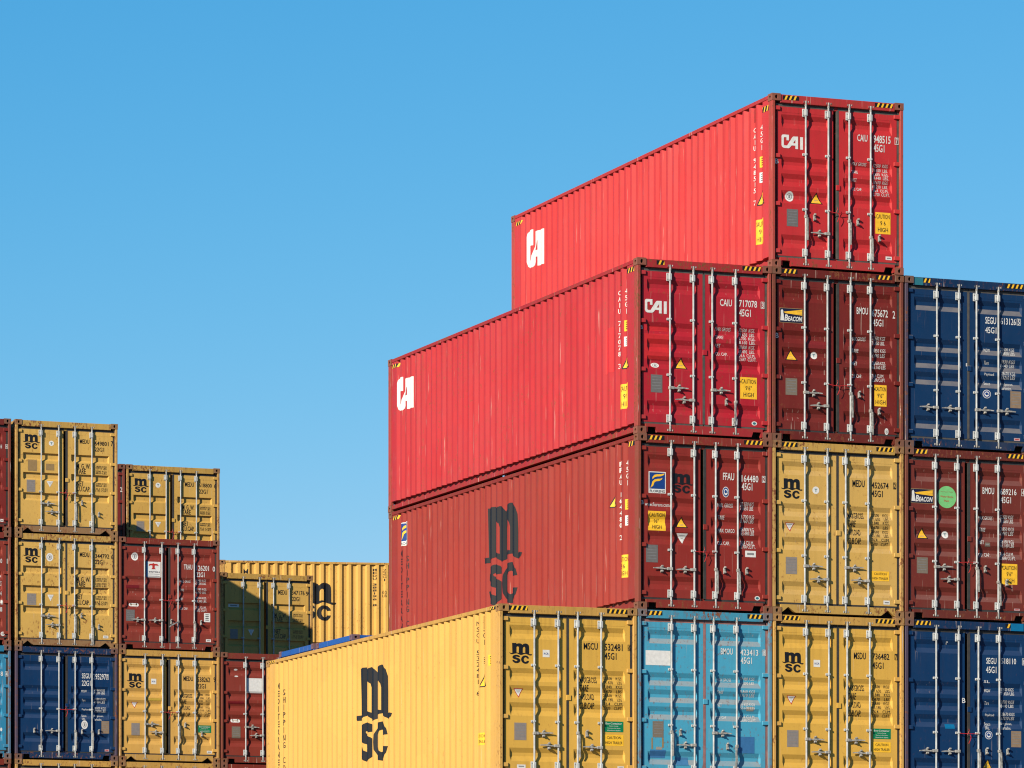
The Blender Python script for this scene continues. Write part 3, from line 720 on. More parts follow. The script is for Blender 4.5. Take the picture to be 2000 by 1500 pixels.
  ('t', 'Bridgetown,', (1.881, 1.54, 2.113, 1.593), 'W'),
  ('t', 'Barbados.', (1.881, 1.619, 2.064, 1.672), 'W'),
 ],
 'L23': [
  ('logo', 'msc', (0.201, 0.554, 0.602, 0.89), 'K'),
  ('oval', 'rsq', (0.786, 0.665, 0.91, 0.79), 'W'),
  ('itri', 'r', (0.311, 1.212, 0.468, 1.356), 'W'),
  ('plate', '', (0.31, 1.701, 0.511, 1.986), 'L'),
  ('patch', '', (0.713, 1.114, 1.029, 1.174), 'fresh'),
  ('t', 'MEDU', (1.568, 0.593, 1.794, 0.686), 'K'),
  ('t', '538262', (1.906, 0.601, 2.208, 0.701), 'K'),
  ('t', '9', (2.296, 0.596, 2.344, 0.694), 'K'),
  ('t', '22G1', (1.902, 0.755, 2.104, 0.853), 'K'),
  ('eco', '', (1.929, 1.714, 2.239, 1.886), ''),
  ('tag', '', (2.135, 2.304, 2.255, 2.366), 'W'),
  ('t', 'MAXGROSS', (1.488, 0.999, 1.782, 1.082), 'K'),
  ('t', 'TARE', (1.488, 1.13, 1.637, 1.214), 'K'),
  ('t', 'PAYLOAD', (1.488, 1.277, 1.734, 1.361), 'K'),
  ('t', 'CUB.CAP.', (1.488, 1.429, 1.738, 1.513), 'K'),
  ('t', '30.480    KGS', (1.897, 0.98, 2.216, 1.025), 'K'),
  ('t', '67.200    LBS', (1.897, 1.06, 2.216, 1.105), 'K'),
  ('t', '2.220    KGS', (1.897, 1.128, 2.216, 1.174), 'K'),
  ('t', '4.890    LBS', (1.897, 1.197, 2.216, 1.243), 'K'),
  ('t', '28.260    KGS', (1.897, 1.273, 2.216, 1.319), 'K'),
  ('t', '62.310    LBS', (1.897, 1.342, 2.216, 1.387), 'K'),
  ('t', '33.2    CUM', (1.897, 1.414, 2.216, 1.46), 'K'),
  ('t', '1.172    CUFT', (1.897, 1.475, 2.216, 1.521), 'K'),
 ],
 'L33': [
  ('patch', '', (0.641, 0.584, 1.019, 0.93), 'whitepatch'),
  ('patch', '', (0.184, 1.132, 0.569, 1.198), 'darkred'),
  ('oval', 'pill', (0.256, 1.546, 0.488, 1.628), 'W'),
  ('plate', '', (0.28, 1.721, 0.492, 1.995), 'T'),
  ('oval', 'dot', (0.337, 0.375, 0.429, 0.415), 'W'),
  ('oval', 'dot', (0.345, 0.535, 0.437, 0.567), 'W'),
 ],
 'M42': [
  ('t', 'MEDU', (1.523, 0.397, 1.751, 0.498), 'K'),
  ('t', '347176', (1.884, 0.398, 2.218, 0.495), 'K'),
  ('t', '9', (2.256, 0.408, 2.323, 0.509), 'K'),
  ('t', '22G1', (1.894, 0.552, 2.099, 0.649), 'K'),
  ('tag', '', (0.221, 0.776, 0.504, 0.856), 'W'),
  ('itri', '', (0.728, 1.412, 0.886, 1.565), 'W'),
  ('plate', '', (0.258, 1.414, 0.456, 1.655), 'L'),
  ('t', 'M. G. W.', (1.427, 0.98, 1.741, 1.08), 'K'),
  ('t', 'TARE', (1.427, 1.088, 1.641, 1.188), 'K'),
  ('t', 'NET', (1.427, 1.383, 1.588, 1.482), 'K'),
  ('t', 'CU.CAP.', (1.427, 1.507, 1.736, 1.607), 'K'),
  ('t', '24000 KGS', (1.908, 0.973, 2.17, 1.012), 'K'),
  ('t', '52910 LBS', (1.908, 1.019, 2.17, 1.057), 'K'),
  ('t', '2200 KGS', (1.908, 1.098, 2.17, 1.136), 'K'),
  ('t', '4850 LBS', (1.908, 1.143, 2.17, 1.182), 'K'),
  ('t', '21800 KGS', (1.907, 1.392, 2.17, 1.431), 'K'),
  ('t', '48060 LBS', (1.907, 1.437, 2.17, 1.476), 'K'),
  ('t', '33.2 CUM', (1.907, 1.516, 2.182, 1.555), 'K'),
  ('t', '1172 CUFT', (1.907, 1.561, 2.194, 1.6), 'K'),
 ],
 'L01': [
  ('t', '44', (2.195, 0.598, 2.232, 0.686), 'W'),
  ('cd', '4', (2.312, 0.586, 2.374, 0.687), 'W'),
  ('tag', '', (2.194, 2.298, 2.265, 2.36), 'W'),
 ],
 'L02': [
  ('t', '0', (2.193, 0.619, 2.235, 0.711), 'W'),
  ('cd', '1', (2.347, 0.613, 2.416, 0.719), 'W'),
  ('t', '8', (2.193, 0.988, 2.216, 1.038), 'W'),
  ('t', '25', (2.193, 1.138, 2.22, 1.23), 'W'),
  ('t', '45', (2.193, 1.372, 2.227, 1.449), 'W'),
  ('t', '4M', (2.192, 1.559, 2.25, 1.66), 'W'),
  ('tag', '', (2.192, 1.728, 2.235, 1.82), 'W'),
  ('oval', 'seal', (2.2, 2.282, 2.3, 2.38), 'W'),
 ],
 'L03': [
  ('t', '8', (2.201, 0.608, 2.255, 0.702), 'W'),
  ('cd', '4', (2.304, 0.599, 2.368, 0.711), 'W'),
  ('oval', 'dot', (2.19, 1.886, 2.239, 1.971), 'W'),
 ],
 'M21': [
  ('t', '2', (2.314, 0.582, 2.374, 0.684), 'W'),
 ],
 'sC1': [
  ('logo', 'cai', (10.54, 0.421, 11.4, 1.162), 'W'),
  ('v', 'CAIU 948515 7', (0.794, 0.433, 0.856, 1.757), 'W'),
  ('v', '45G1', (0.514, 0.43, 0.576, 0.879), 'W'),
  ('tag', '', (0.459, 0.961, 0.589, 1.145), 'Y'),
  ('tag', '', (0.462, 1.228, 0.592, 1.402), 'W'),
  ('tri', '', (0.346, 1.475, 0.646, 1.784), 'Y'),
  ('board', 'CAUTION|9 6|HIGH', (0.391, 2.017, 0.691, 2.434), 'Y'),
 ],
 'sB2': [
  ('logo', 'cai', (10.87, 0.414, 11.73, 1.064), 'W'),
  ('v', 'CAIU 717078 3', (0.854, 0.416, 0.916, 1.737), 'W'),
  ('v', '45G1', (0.57, 0.42, 0.632, 0.866), 'W'),
  ('tag', '', (0.517, 0.948, 0.647, 1.129), 'Y'),
  ('tag', '', (0.521, 1.218, 0.651, 1.38), 'W'),
  ('tri', '', (0.4, 1.475, 0.7, 1.757), 'Y'),
  ('board', 'CAUTION|9\'6"|HIGH', (0.448, 2.004, 0.748, 2.415), 'Y'),
  ('patch', '', (1.014, 0.986, 1.469, 1.732), 'brightred'),
 ],
 'sB3': [
  ('logo', 'msc', (5.32, 0.489, 7.231, 2.284), 'K'),
  ('florens', '', (11.185, 0.267, 11.525, 0.705), ''),
  ('v', 'MEDITERRANEAN', (11.445, 0.789, 11.58, 2.782), 'K'),
  ('v', 'SHIPPING CO. S.A.', (11.135, 0.919, 11.225, 3.23), 'K'),
  ('v', 'FFAU 164480 2', (0.826, 0.375, 0.888, 1.7), 'W'),
  ('v', '45G1', (0.545, 0.38, 0.607, 0.823), 'W'),
  ('tag', '', (0.496, 1.027, 0.626, 1.198), 'Y'),
  ('tag', '', (0.496, 1.296, 0.626, 1.463), 'W'),
  ('tri', '', (0.95, 0.859, 1.25, 1.108), 'Y'),
  ('board', 'CAUTION|9 6|HIGH', (0.53, 1.945, 0.83, 2.326), 'Y'),
 ],
 'sA4': [
  ('logo', 'msc', (5.289, 0.537, 7.182, 2.233), 'K'),
  ('v', 'MEDITERRANEAN', (11.425, 0.466, 11.56, 2.319), 'K'),
  ('v', 'SHIPPING CO. S.A.', (11.115, 0.605, 11.205, 2.991), 'K'),
  ('v', 'MSCU 532481 6', (1.09, 0.198, 1.152, 1.445), 'K'),
  ('v', '45G1', (0.802, 0.186, 0.864, 0.633), 'K'),
  ('tag', '', (0.473, 0.791, 0.603, 0.969), 'Y'),
  ('tag', '', (0.751, 0.794, 0.881, 0.94), 'L'),
  ('tri', '', (0.651, 1.045, 0.951, 1.302), 'Y'),
  ('board', 'CAUTION|HIGH TRAILER', (0.781, 2.05, 1.121, 2.252), 'Y'),
 ],
}

# ---------------------------------------------------------------- container geometry (local: x 0..W along the doors, y 0..L back, z up)
YD = 0.056                                   # plane of the door leaves
STY = {
 'HC': dict(H=2.896, gr=[(.335,.56),(1.04,1.255),(1.32,1.535),(1.60,1.815),(2.34,2.56)], kind='v', br=[.985,1.905], hg=[.235,1.03,1.83,2.62], top=.205, bot=2.695, dep=.036),
 'S5': dict(H=2.591, gr=[(.335,.545),(.89,1.10),(1.165,1.365),(1.445,1.645),(1.975,2.19)], kind='v', br=[1.425], hg=[.25,.935,1.60,2.30], top=.205, bot=2.395, dep=.036),
 'S3': dict(H=2.591, gr=[(.745,.925),(1.195,1.375),(1.66,1.84)], kind='s', br=[1.63], hg=[.25,.935,1.60,2.30], top=.205, bot=2.395, dep=.052)}
def gprof(st):
    pts = []
    for a, b in st['gr']:
        if st['kind'] == 'v': pts += [(a,0),(a+.078,st['dep']),(b-.085,st['dep']),(b,0)]
        else: pts += [(a,0),(a+.008,st['dep']),(b-.05,st['dep']),(b,0)]
    return pts
def lerp(pts, x):
    if x <= pts[0][0]: return pts[0][1]
    for (a, ra), (b, rb) in zip(pts, pts[1:]):
        if x <= b: return ra + (rb-ra)*(x-a)/max(1e-9, b-a)
    return pts[-1][1]
def leaf_surface(st, xa, xb):
    pr = gprof(st); xs, xe = xa+.085, xb-.085
    def fn(x, d, lift=0.0):
        f = max(0, min(1, (x-xs)/.028, (xe-x)/.028))
        return (x, YD + lerp(pr, d)*f - lift - .0008, st['H']-d)
    return fn, [xs, xs+.028, xe-.028, xe], [p[0] for p in pr]
PITCH = .2765
def side_profile(L, wave=.046, y0=.44, y1=None, pitch=PITCH, sl=.07, fl=.068, rnd=random.Random(5)):
    """(y, recess) break points of the corrugated side wall"""
    n = int(((y1 or L-.24)-y0)/pitch + 1e-6); y0 += ((y1-y0)-n*pitch)/2 if y1 else 0; pts = [(0.0,0.0)]
    for i in range(n):
        a = y0+i*pitch; j = lambda s: rnd.uniform(-s, s) if i > 1 else 0     # pressed by hand-fed rolls and knocked about since
        e = j(.003); w1 = wave+j(.005); pts += [(a+j(.003),e),(a+sl+j(.004),w1),(a+sl+fl+j(.004),w1+j(.002)),(a+2*sl+fl+j(.003),e+j(.002))]
    return pts + [(L,0)]
XS = .016
def casting_mb():
    """front / left / top corner casting with oval openings, corner at the origin; +x, +y, -z inwards"""
    m = MB(); X, Y, Z = .162, .178, .118
    def face(o, u, v, w, h, rx, ry, n):
        o = Vector(o); u = Vector(u); v = Vector(v); n = Vector(n); N = 16; vs = []; dep = .035
        for i in range(N):
            t = 2*math.pi*(i+.5)/N; c, s_ = math.cos(t), math.sin(t); k = min(w/2/abs(c), h/2/abs(s_))
            vs.append(o+u*(w/2+c*k)+v*(h/2+s_*k))
        # snap the outline samples to the true corners
        for cu, cv in ((0,0),(1,0),(0,1),(1,1)):
            P = o+u*w*cu+v*h*cv; j = min(range(N), key=lambda q: (vs[q]-P).length); vs[j] = P
        for i in range(N):
            t = 2*math.pi*(i+.5)/N; vs.append(o+u*(w/2+rx*math.cos(t))+v*(h/2+ry*math.sin(t)))
        for i in range(N): vs.append(vs[N+i]+n*dep)
        m.add(vs, [(i,(i+1)%N,N+(i+1)%N,N+i) for i in range(N)] + [(N+i,N+(i+1)%N,2*N+(i+1)%N,2*N+i) for i in range(N)])
        m.add(vs[2*N:], [tuple(range(N))], 1)  # back of the opening painted black as its inner shade
    face((0,0,0),(1,0,0),(0,0,-1),X,Z,.026,.034,(0,1,0))
    face((0,0,0),(0,1,0),(0,0,-1),Y,Z,.034,.026,(1,0,0))
    face((0,0,0),(1,0,0),(0,1,0),X,Y,.032,.055,(0,0,-1))
    m.add([(X,0,0),(X,Y,0),(X,Y,-Z),(X,0,-Z),(0,Y,0),(0,Y,-Z),(0,0,-Z)], [(0,1,2,3),(4,1,2,5),(3,2,5,6)])
    return m
def rod_mb(st, worn):
    """one vertical lock rod with cams, keepers, guide plates and brackets; rod axis at x=0, y=.022"""
    m = MB(); H = st['H']; y = .022; t = H-.088; b = .055
    m.cyl((0,y,b+.02),(0,y,t-.02),.0160,10,0)
    for z0, sgn in ((t,-1),(b,1)):
        m.box(-.030,.030,.016,.044,min(z0,z0+sgn*.028),max(z0,z0+sgn*.028),1,.004)
        m.box(-.052,-.034,.004,.05,min(z0,z0+sgn*.036),max(z0,z0+sgn*.036),1,.004)
        m.box(.034,.050,.006,.05,min(z0,z0+sgn*.03),max(z0,z0+sgn*.03),1,.004)
        m.cyl((0,y,z0),(0,y,z0+sgn*.09),.021,8,1)
    for d0 in (st['top']+.015, st['bot']-.135):
        z1 = H-d0; m.box(-.056,.026,.034,.054,z1-.135,z1,0,.004); m.box(-.027,.027,-.002,.034,z1-.125,z1-.012,0,.008)
        for zz in (z1-.03, z1-.105): m.cyl((-.043,.033,zz),(-.043,.027,zz),.008,6,1)
    for d0 in st['br']:
        m.box(-.052,.022,.030,.054,H-d0-.020,H-d0+.020,0,.003); m.box(-.022,.022,-.001,.03,H-d0-.016,H-d0+.016,0,.005)
        m.cyl((-.040,.03,H-d0),(-.040,.024,H-d0),.007,6,1)
    return m
def handle_mb(mode, dirn):
    """door handle with its hub on the rod, at origin; 'h' latched level, 'v' hanging, 'a' swung out"""
    m = MB(); m.box(-.024,.024,-.006,.046,-.026,.026,0,.006)
    if mode == 'h':
        m.box(min(.02*dirn,.075*dirn),max(.02*dirn,.075*dirn),-.002,.030,-.024,.024,0,.006)
        pts = [(.065,.012,0),(.13,.014,-.002),(.20,.018,.006),(.27,.016,.004),(.325,.012,0)]; hw = [.014,.010,.016,.010,.008]
    elif mode == 'v':
        pts = [(.016,-.004,-.02),(.020,-.006,-.12),(.012,-.010,-.22),(.022,-.004,-.33),(.026,.0,-.40)]; hw = [.016,.012,.018,.013,.010]
    else:
        pts = [(.02,-.01,-.01),(.10,-.05,-.05),(.18,-.07,-.09),(.25,-.10,-.14)]; hw = [.014,.012,.016,.010]
    for i in range(len(pts)-1):
        a = Vector(pts[i]); b = Vector(pts[i+1]); a.x *= dirn; b.x *= dirn
        d = (b-a).normalized(); n = Vector((-d.z,0,d.x)).normalized() if mode != 'v' else Vector((1,0,0))
        q = Vector((0,1,0)) if mode != 'v' else Vector((0,1,0))
        w0, w1 = hw[i], hw[i+1]; th = .007
        vs = [a+n*w0-q*th, a-n*w0-q*th, a-n*w0+q*th, a+n*w0+q*th, b+n*w1-q*th, b-n*w1-q*th, b-n*w1+q*th, b+n*w1+q*th]
        m.add(vs, [(0,1,2,3),(4,7,6,5),(0,4,5,1),(1,5,6,2),(2,6,7,3),(3,7,4,0)], 0)
    return m
def catch_mb():
    m = MB(); m.box(-.020,.020,.036,.054,-.062,.040,0,.004); m.box(-.027,.025,.004,.036,-.055,-.020,0,.010)
    m.box(-.015,.020,-.004,.036,.028,.058,0,.006); m.cyl((0,-.002,-.040),(0,-.012,-.040),.012,8,1)
    return m
ROD_X = dict(C1=(.63,1.047,1.432,1.83), B2=(.597,1.018,1.359,1.783), C2=(.603,1.022,1.451,1.822), D2=(.61,1.027,1.359,1.776), B3=(.607,1.026,1.413,1.814),
 C3=(.602,1.019,1.358,1.777), D3=(.581,1.0,1.362,1.772), A4=(.621,1.044,1.386,1.802), B4=(.612,1.029,1.373,1.793), C4=(.625,1.041,1.379,1.8), D4=(.594,1.018,1.393,1.792),
 L11=(.619,1.035,1.421,1.822), L12=(.628,1.047,1.409,1.823), L13=(.621,1.039,1.424,1.825), L22=(.62,1.04,1.43,1.823), L23=(.636,1.058,1.44,1.843), M31=(.619,1.04,1.415,1.827), M42=(.595,1.025,1.393,1.809))

def container(spec):
    key, label, group, (ox, oy, ozt), rotz, st_n, L, colour, opt = spec
    st = STY[st_n]; H = st['H']; rods = ROD_X.get(key, (.615, 1.035, 1.410, 1.818)); seed = sum(ord(ch)*(i+3) for i, ch in enumerate(key)) % 97; rnd = random.Random(seed)
    root = bpy.data.objects.new('shipping_container', None); COL.objects.link(root)
    root.location = (ox, oy, ozt-H); root.rotation_euler = (0,0,rotz); root.empty_display_size = .3
    root['label'] = label; root['category'] = 'shipping container'; root['group'] = group
    base = BASE[colour]; rust = opt.get('rust', .35)
    P = paint('paint ' + key, base, seed, rust, H=H, grime=opt.get('grime', .5), fade=opt.get('fade', .25), dust=opt.get('dust', 0), scuff=opt.get('scuff', .3), rough=opt.get('rough', .5), dustcol=opt.get('dustcol', (.33,.29,.25)))
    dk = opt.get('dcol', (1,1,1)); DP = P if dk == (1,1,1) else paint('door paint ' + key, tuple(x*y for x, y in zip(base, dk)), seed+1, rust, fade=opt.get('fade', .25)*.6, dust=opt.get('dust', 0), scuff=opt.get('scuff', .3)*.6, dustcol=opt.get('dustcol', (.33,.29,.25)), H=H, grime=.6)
    PST = paint('post paint ' + key, tuple(b*(1-opt.get('post', .35))+r*opt.get('post', .35) for b, r in zip(base, (.26,.12,.075))), seed+5, min(1, rust+opt.get('frust', .35)+.1), .3, scuff=.9, rough=.6)
    F = paint('frame paint ' + key, tuple(b*.80 for b in base), seed+3, min(1, rust+opt.get('frust', .35)), .2, 0, .7, .55)
    rc = opt.get('cast', .8)
    CST = paint('casting ' + key, tuple(b*(1-rc)+r*rc for b, r in zip(base, (.24,.125,.08))), seed+9, .9, .15, 0, .3, .7)
    wall_only = opt.get('only')
    # --- corner castings and posts
    cm = {}
    for sx in (0, 1):
        for sy in (0, 1):
            for sz in (0, 1):
                c = casting_mb(); fx = (lambda x: x) if not sx else (lambda x: W-x); fy = (lambda y: y) if not sy else (lambda y: L-y); fz = (lambda z: H+z) if sz else (lambda z: -z)
                c.v = [(fx(x), fy(y), fz(z)) for x, y, z in c.v]
                c.build('corner_casting', [CST, M['black']], root)
            m = MB(); g = lambda a, b, s_, T: (a, b) if not s_ else (T-b, T-a)
            x0, x1 = g(.005, .062, sx, W); y0, y1 = g(.006, .155, sy, L)
            m.box(x0, x1, y0, y1, .118, H-.118, 0, .006)
            if sy == 0:
                x0, x1 = g(.062, .098, sx, W); m.box(x0, x1, .080, .155, .118, H-.118)
            m.build('corner_post', PST, root)
    # --- header, sill
    hy = .012
    m = MB(); m.box(.162, W-.162, hy, .10, H-.150, H-.012, 0, .006); m.box(.1, W-.1, .07, .14, H-.21, H-.152)
    for rx in rods:                                                   # cam keepers
        m.box(rx-.065, rx-.045, hy-.008, hy, H-.135, H-.085, 0)
    m.build('door_header', F, root)
    e = .03; yy0, yy1 = .014, .085
    if opt.get('notch', 'sq') == 'sq': N1 = [(.19,e),(.19,.115),(.335,.115),(.365,e)]
    else: N1 = [(.175,e),(.20,.05),(.285,.118),(.30,.118),(.40,.045),(.43,e)]
    N2 = [(W-x, z) for x, z in reversed(N1)]
    out = [(.162,e)] + N1 + N2 + [(W-.162,e),(W-.162,.165),(.162,.165)]
    m = MB(); n = len(out); tri = tessellate_polygon([[Vector((x, z, 0)) for x, z in out]])
    m.add([(x, yy0, z) for x, z in out] + [(x, yy1, z) for x, z in out], [tuple(t) for t in tri] + [tuple(n+i for i in reversed(t)) for t in tri] + [(i,(i+1)%n,n+(i+1)%n,n+i) for i in range(n)])
    m.box(.1, W-.1, .09, .13, .12, .21)
    m.build('door_sill', CST if opt.get('rsill') else F, root)
    m = MB(); m.box(.162, W-.162, .16, .22, .0, .16); m.build('crossmember', M['black'], root)  # painted black so the sill notches read as shaded hollows
    # --- side rails, walls
    prof = side_profile(L, **opt.get('side', {}))
    for sx in (0, 1):
        g = lambda a, b: (a, b) if not sx else (W-b, W-a)
        x0, x1 = g(.006, .075); m = MB(); m.box(x0, x1, .178, L-.178, H-.075, H-.012, 0, .004); m.build('top_rail', F, root)
        m = MB(); x0, x1 = g(.010, .10); m.box(x0, x1, .178, L-.178, .035, .112, 0, .004)
        x0, x1 = g(.104, .14); m.box(x0, x1, .155, L-.155, .05, .21); m.build('bottom_rail', F, root)
        m = MB(); ys = [(y, r) for y, r in prof if .155 < y < L-.155]; ys = [(.150, 0)] + ys + [(L-.150, 0)]
        zb, zt = .188, H-.07; vs = []
        for y, r in ys:
            x = XS+r; x = x if not sx else W-x; vs += [(x, y, zb), (x, y, zt)]
        m.add(vs, [(2*i, 2*i+2, 2*i+3, 2*i+1) for i in range(len(ys)-1)])
        # underside lip so that the wall has thickness
        vs = []
        for y, r in ys:
            x = XS+r; vs += [(x if not sx else W-x, y, zb), (.104 if not sx else W-.104, y, zb)]
        m.add(vs, [(2*i, 2*i+2, 2*i+3, 2*i+1) for i in range(len(ys)-1)])
        m.build('side_wall', P, root)
    # --- roof with shallow cross corrugations, blind end
    m = MB(); k = int((L-.3)/.21); vs = []
    for i in range(k+1):
        for j, dz in ((0,0),(.06,0),(.085,-.02),(.185,-.02)):
            y = .1+i*.21+j
            if y < L-.1: vs += [(.076, y, H-.016+dz), (W-.076, y, H-.016+dz)]
    m.add(vs, [(2*i, 2*i+2, 2*i+3, 2*i+1) for i in range(len(vs)//2-1)]); m.build('roof', P, root)
    m = MB(); vs = []; x = .062; k = 0
    while x < W-.07:
        for j, r in ((0,0),(.07,.04),(.15,.04),(.22,0)):
            if x+j < W-.064: vs += [(x+j, L-.03-r, .15), (x+j, L-.03-r, H-.13)]
        x += .30
    m.add(vs, [(2*i, 2*i+2, 2*i+3, 2*i+1) for i in range(len(vs)//2-1)])
    m.build('end_wall', P, root)
    m = MB(); m.box(.162, W-.162, L-.09, L-.008, H-.132, H-.012, 0, .005); m.box(.162, W-.162, L-.09, L-.008, .03, .155, 0, .005); m.build('end_rail', F, root)
    # --- doors
    gap = opt.get('gap', 0); gm = M['rubber2'] if opt.get('gk') == 'w' else M['rubber']
    if opt.get('gk') == 'r': gm = M.setdefault('gk_r', plain('faded red door gasket', (.22,.10,.09), .7, .3))
    LA, LB = (.112, 1.148 if gap else 1.196), (1.250 if gap else 1.240, 2.326)
    doors = []
    for (xa, xb), left in ((LA, 1), (LB, 0)):
        fn, uc, dc = leaf_surface(st, xa, xb); m = MB()
        xs_ = [xa, uc[0], uc[1], uc[2], uc[3], xb]; ds = [st['top']] + dc + [st['bot']]; vs = []
        for d in ds:
            for x in xs_: vs.append((x, YD + (lerp(gprof(st), d) if uc[1]-1e-6 <= x <= uc[2]+1e-6 else 0), H-d))
        nx = len(xs_); m.add(vs, [(r*nx+c, r*nx+c+1, (r+1)*nx+c+1, (r+1)*nx+c) for r in range(len(ds)-1) for c in range(nx-1)])
        z0, z1 = H-st['bot'], H-st['top']
        m.add([(xa,YD,z0),(xb,YD,z0),(xb,YD,z1),(xa,YD,z1),(xa,YD+.06,z0),(xb,YD+.06,z0),(xb,YD+.06,z1),(xa,YD+.06,z1)], [(0,1,5,4),(1,2,6,5),(2,3,7,6),(3,0,4,7)])
        m.box(xa+.09, xb-.09, YD-.0025, YD, H-st['gr'][0][0]+.035 if st_n != 'S3' else H-.30, H-st['gr'][0][0]+.039 if st_n != 'S3' else H-.296)   # weld seam
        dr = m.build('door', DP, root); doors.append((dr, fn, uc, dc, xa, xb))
        # gaskets round the leaf
        m = MB(); gy = YD+.004
        m.box(xa-.014, xb+.014, gy, gy+.04, H-st['top']+.001, H-.153); m.box(xa-.014, xb+.014, gy, gy+.04, .166, H-st['bot']-.001)
        if left: m.box(xa-.045, xa-.001, gy+.030, gy+.065, .166, H-.153)
        else: m.box(xb+.001, xb+.045, gy, gy+.05, .166, H-.153)
        if not left: m.box(xa-.042 if not gap else xa-.040, xa-.001, gy-.008, gy+.03, H-st['bot'], H-st['top'])
        m.build('door_gasket', gm, dr)
        for hd in st['hg']:
            m = MB(); z = H-hd
            if left: m.box(.030, xa+.055, .026, YD-.001, z-.034, z+.034, 0, .006); m.cyl((.030,.03,z-.034),(.030,.03,z+.034),.014,8)
            else: m.box(xb-.060, W-.028, .026, YD-.001, z-.034, z+.034, 0, .006); m.cyl((W-.030,.03,z-.034),(W-.030,.03,z+.034),.014,8)
            m.build('hinge', P, dr)
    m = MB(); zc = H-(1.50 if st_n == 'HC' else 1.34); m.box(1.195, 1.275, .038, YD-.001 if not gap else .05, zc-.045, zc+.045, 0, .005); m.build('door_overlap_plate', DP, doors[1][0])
    hd_ = opt.get('handles', ('Rh2.10','Lh2.30','Rv2.10','Lv2.30'))
    for i, rx in enumerate(rods):
        dr = doors[i//2][0]; pass
        m = rod_mb(st, 0); m.v = [(x+rx, y, z) for x, y, z in m.v]; m.build('lock_rod', [M['galv'], M['galv2']], dr)
        h = hd_[i]; dirn = 1 if h[0] == 'R' else -1; mode = h[1]; dz = float(h[2:])
        m = handle_mb(mode, dirn); a = rnd.uniform(-.03, .03)
        m.v = [(x*math.cos(a)-z*math.sin(a)+rx, y, z*math.cos(a)+x*math.sin(a)+H-dz) for x, y, z in m.v]; m.build('door_handle', M['galv2'], dr)
        m = catch_mb(); cxx = rx + dirn*.165; m.v = [(x+cxx, y, z+H-dz) for x, y, z in m.v]; m.build('handle_catch', [M['galv2'], M['galv2']], dr)
    if opt.get('seal'):
        zz = H-st['br'][-1]-.01; m = MB(); sg = opt['seal']
        p = [(rods[1]+.01, .0, zz), (1.13, -.004, zz-.015*sg), (1.23, -.006, zz-.022*sg), (1.32, -.004, zz-.010*sg), (rods[2]-.01, .0, zz)]
        m.path(p, .006, 5); m.path([(1.22,-.006,zz-.02), (1.235,-.012,zz-.07), (1.21,-.014,zz-.13), (1.19,-.01,zz-.17)], .005, 5)
        m.path([(1.17,-.006,zz-.02), (1.20,-.012,zz+.05), (1.19,-.014,zz+.08)], .004, 5)
        m.build('seal_wire', M['c_brightred'], root)
    # --- lettering, boards and stickers
    n_let = {}
    lett = [Decal(), Decal()]; tabl = [Decal(), Decal()]; size = [Decal(), Decal()]; chk = [Decal(), Decal()]; logos = [Decal(), Decal()]
    for kind, arg, b, col in [(x + ('W',))[:4] for x in DECALS.get(key, [])]:
        s_ = 0 if (b[0]+b[2])/2 < 1.215 else 1; dr, fn, uc, dc, xa, xb = doors[s_]
        lo, hi = xa+.003, xb-.003
        if kind == 't' and arg in ('45G1', '22G1'): draw(size[s_], kind, arg, b, col)
        elif kind == 'cd': draw(chk[s_], kind, arg, b, col)
        elif kind == 't': draw((lett if b[1] < 1.0 and b[3]-b[1] > .07 or s_ == 0 else tabl)[s_], kind, arg, b, col)
        elif kind == 'logo': draw(logos[s_], 'logo', 'cai' if arg == 'cai' else 'msc', b, col)
        elif kind == 'patch':
            if b[1] < .15:
                D = Decal(); draw(D, kind, arg, (b[0], .02, b[2], .145), col); D.build('paint_patch', lambda x, d, l: (x, hy-.0015-l, H-d), root)
            else:
                D = Decal(); draw(D, kind, arg, (max(lo, b[0]), b[1], min(hi, b[2]), b[3]), col); D.build('paint_patch', fn, dr, uc, dc)
        else:
            D = Decal(); draw(D, kind, arg, b, col); D.build(STICK.get(kind, 'sticker'), fn, dr, uc, dc)
    for s_ in (0, 1):
        dr, fn, uc, dc, xa, xb = doors[s_]
        lett[s_].build('serial_number' if s_ else 'lettering', fn, dr, uc, dc); tabl[s_].build('weight_table', fn, dr, uc, dc); size[s_].build('size_code', fn, dr, uc, dc); chk[s_].build('check_digit', fn, dr, uc, dc); logos[s_].build('logo', fn, dr, uc, dc)
    for (a, b_) in opt.get('haz', ()):                                 # hazard stripes on the header
        D = Decal(); hz0, hz1 = .028, .098; D.rect((a, hz0, b_, hz1), 'K', 1); x = a+.03
        while x+.045 < b_+.02:
            D.poly([(x+.03, hz0), (min(b_, x+.065), hz0), (min(b_, x+.035), hz1), (x, hz1)], 'Y', 2); x += .082
        D.build('hazard_stripes', lambda x, d, l: (x, hy-.001-l, H-d), root)
    # --- left side lettering
    if ('s'+key) in DECALS:
        zmap = lambda u, d, l: (XS + lerp(prof, -u) - l - .0008, -u, H-d)
        yc = [-p[0] for p in prof]; let = Decal(); lg = Decal()
        sidewall = [c for c in root.children if c.name.startswith('side_wall')][0]
        for kind, arg, b, col in [(x + ('W',))[:4] for x in DECALS['s'+key]]:
            bb = (-b[2], b[1], -b[0], b[3])
            if kind == 'v' or kind == 't': let = Decal(); draw(let, kind, arg, bb, col); let.build('lettering', zmap, sidewall, yc)
            elif kind == 'logo': draw(lg, kind, 'cai' if arg == 'cai' else 'msc', bb, col)
            elif kind == 'patch': D = Decal(); draw(D, kind, arg, bb, col); D.build('paint_patch', zmap, sidewall, yc)
            else: D = Decal(); draw(D, kind, arg, bb, col); D.build(STICK.get(kind, 'sticker'), zmap, sidewall, yc)
        lg.build('logo', zmap, sidewall, yc)
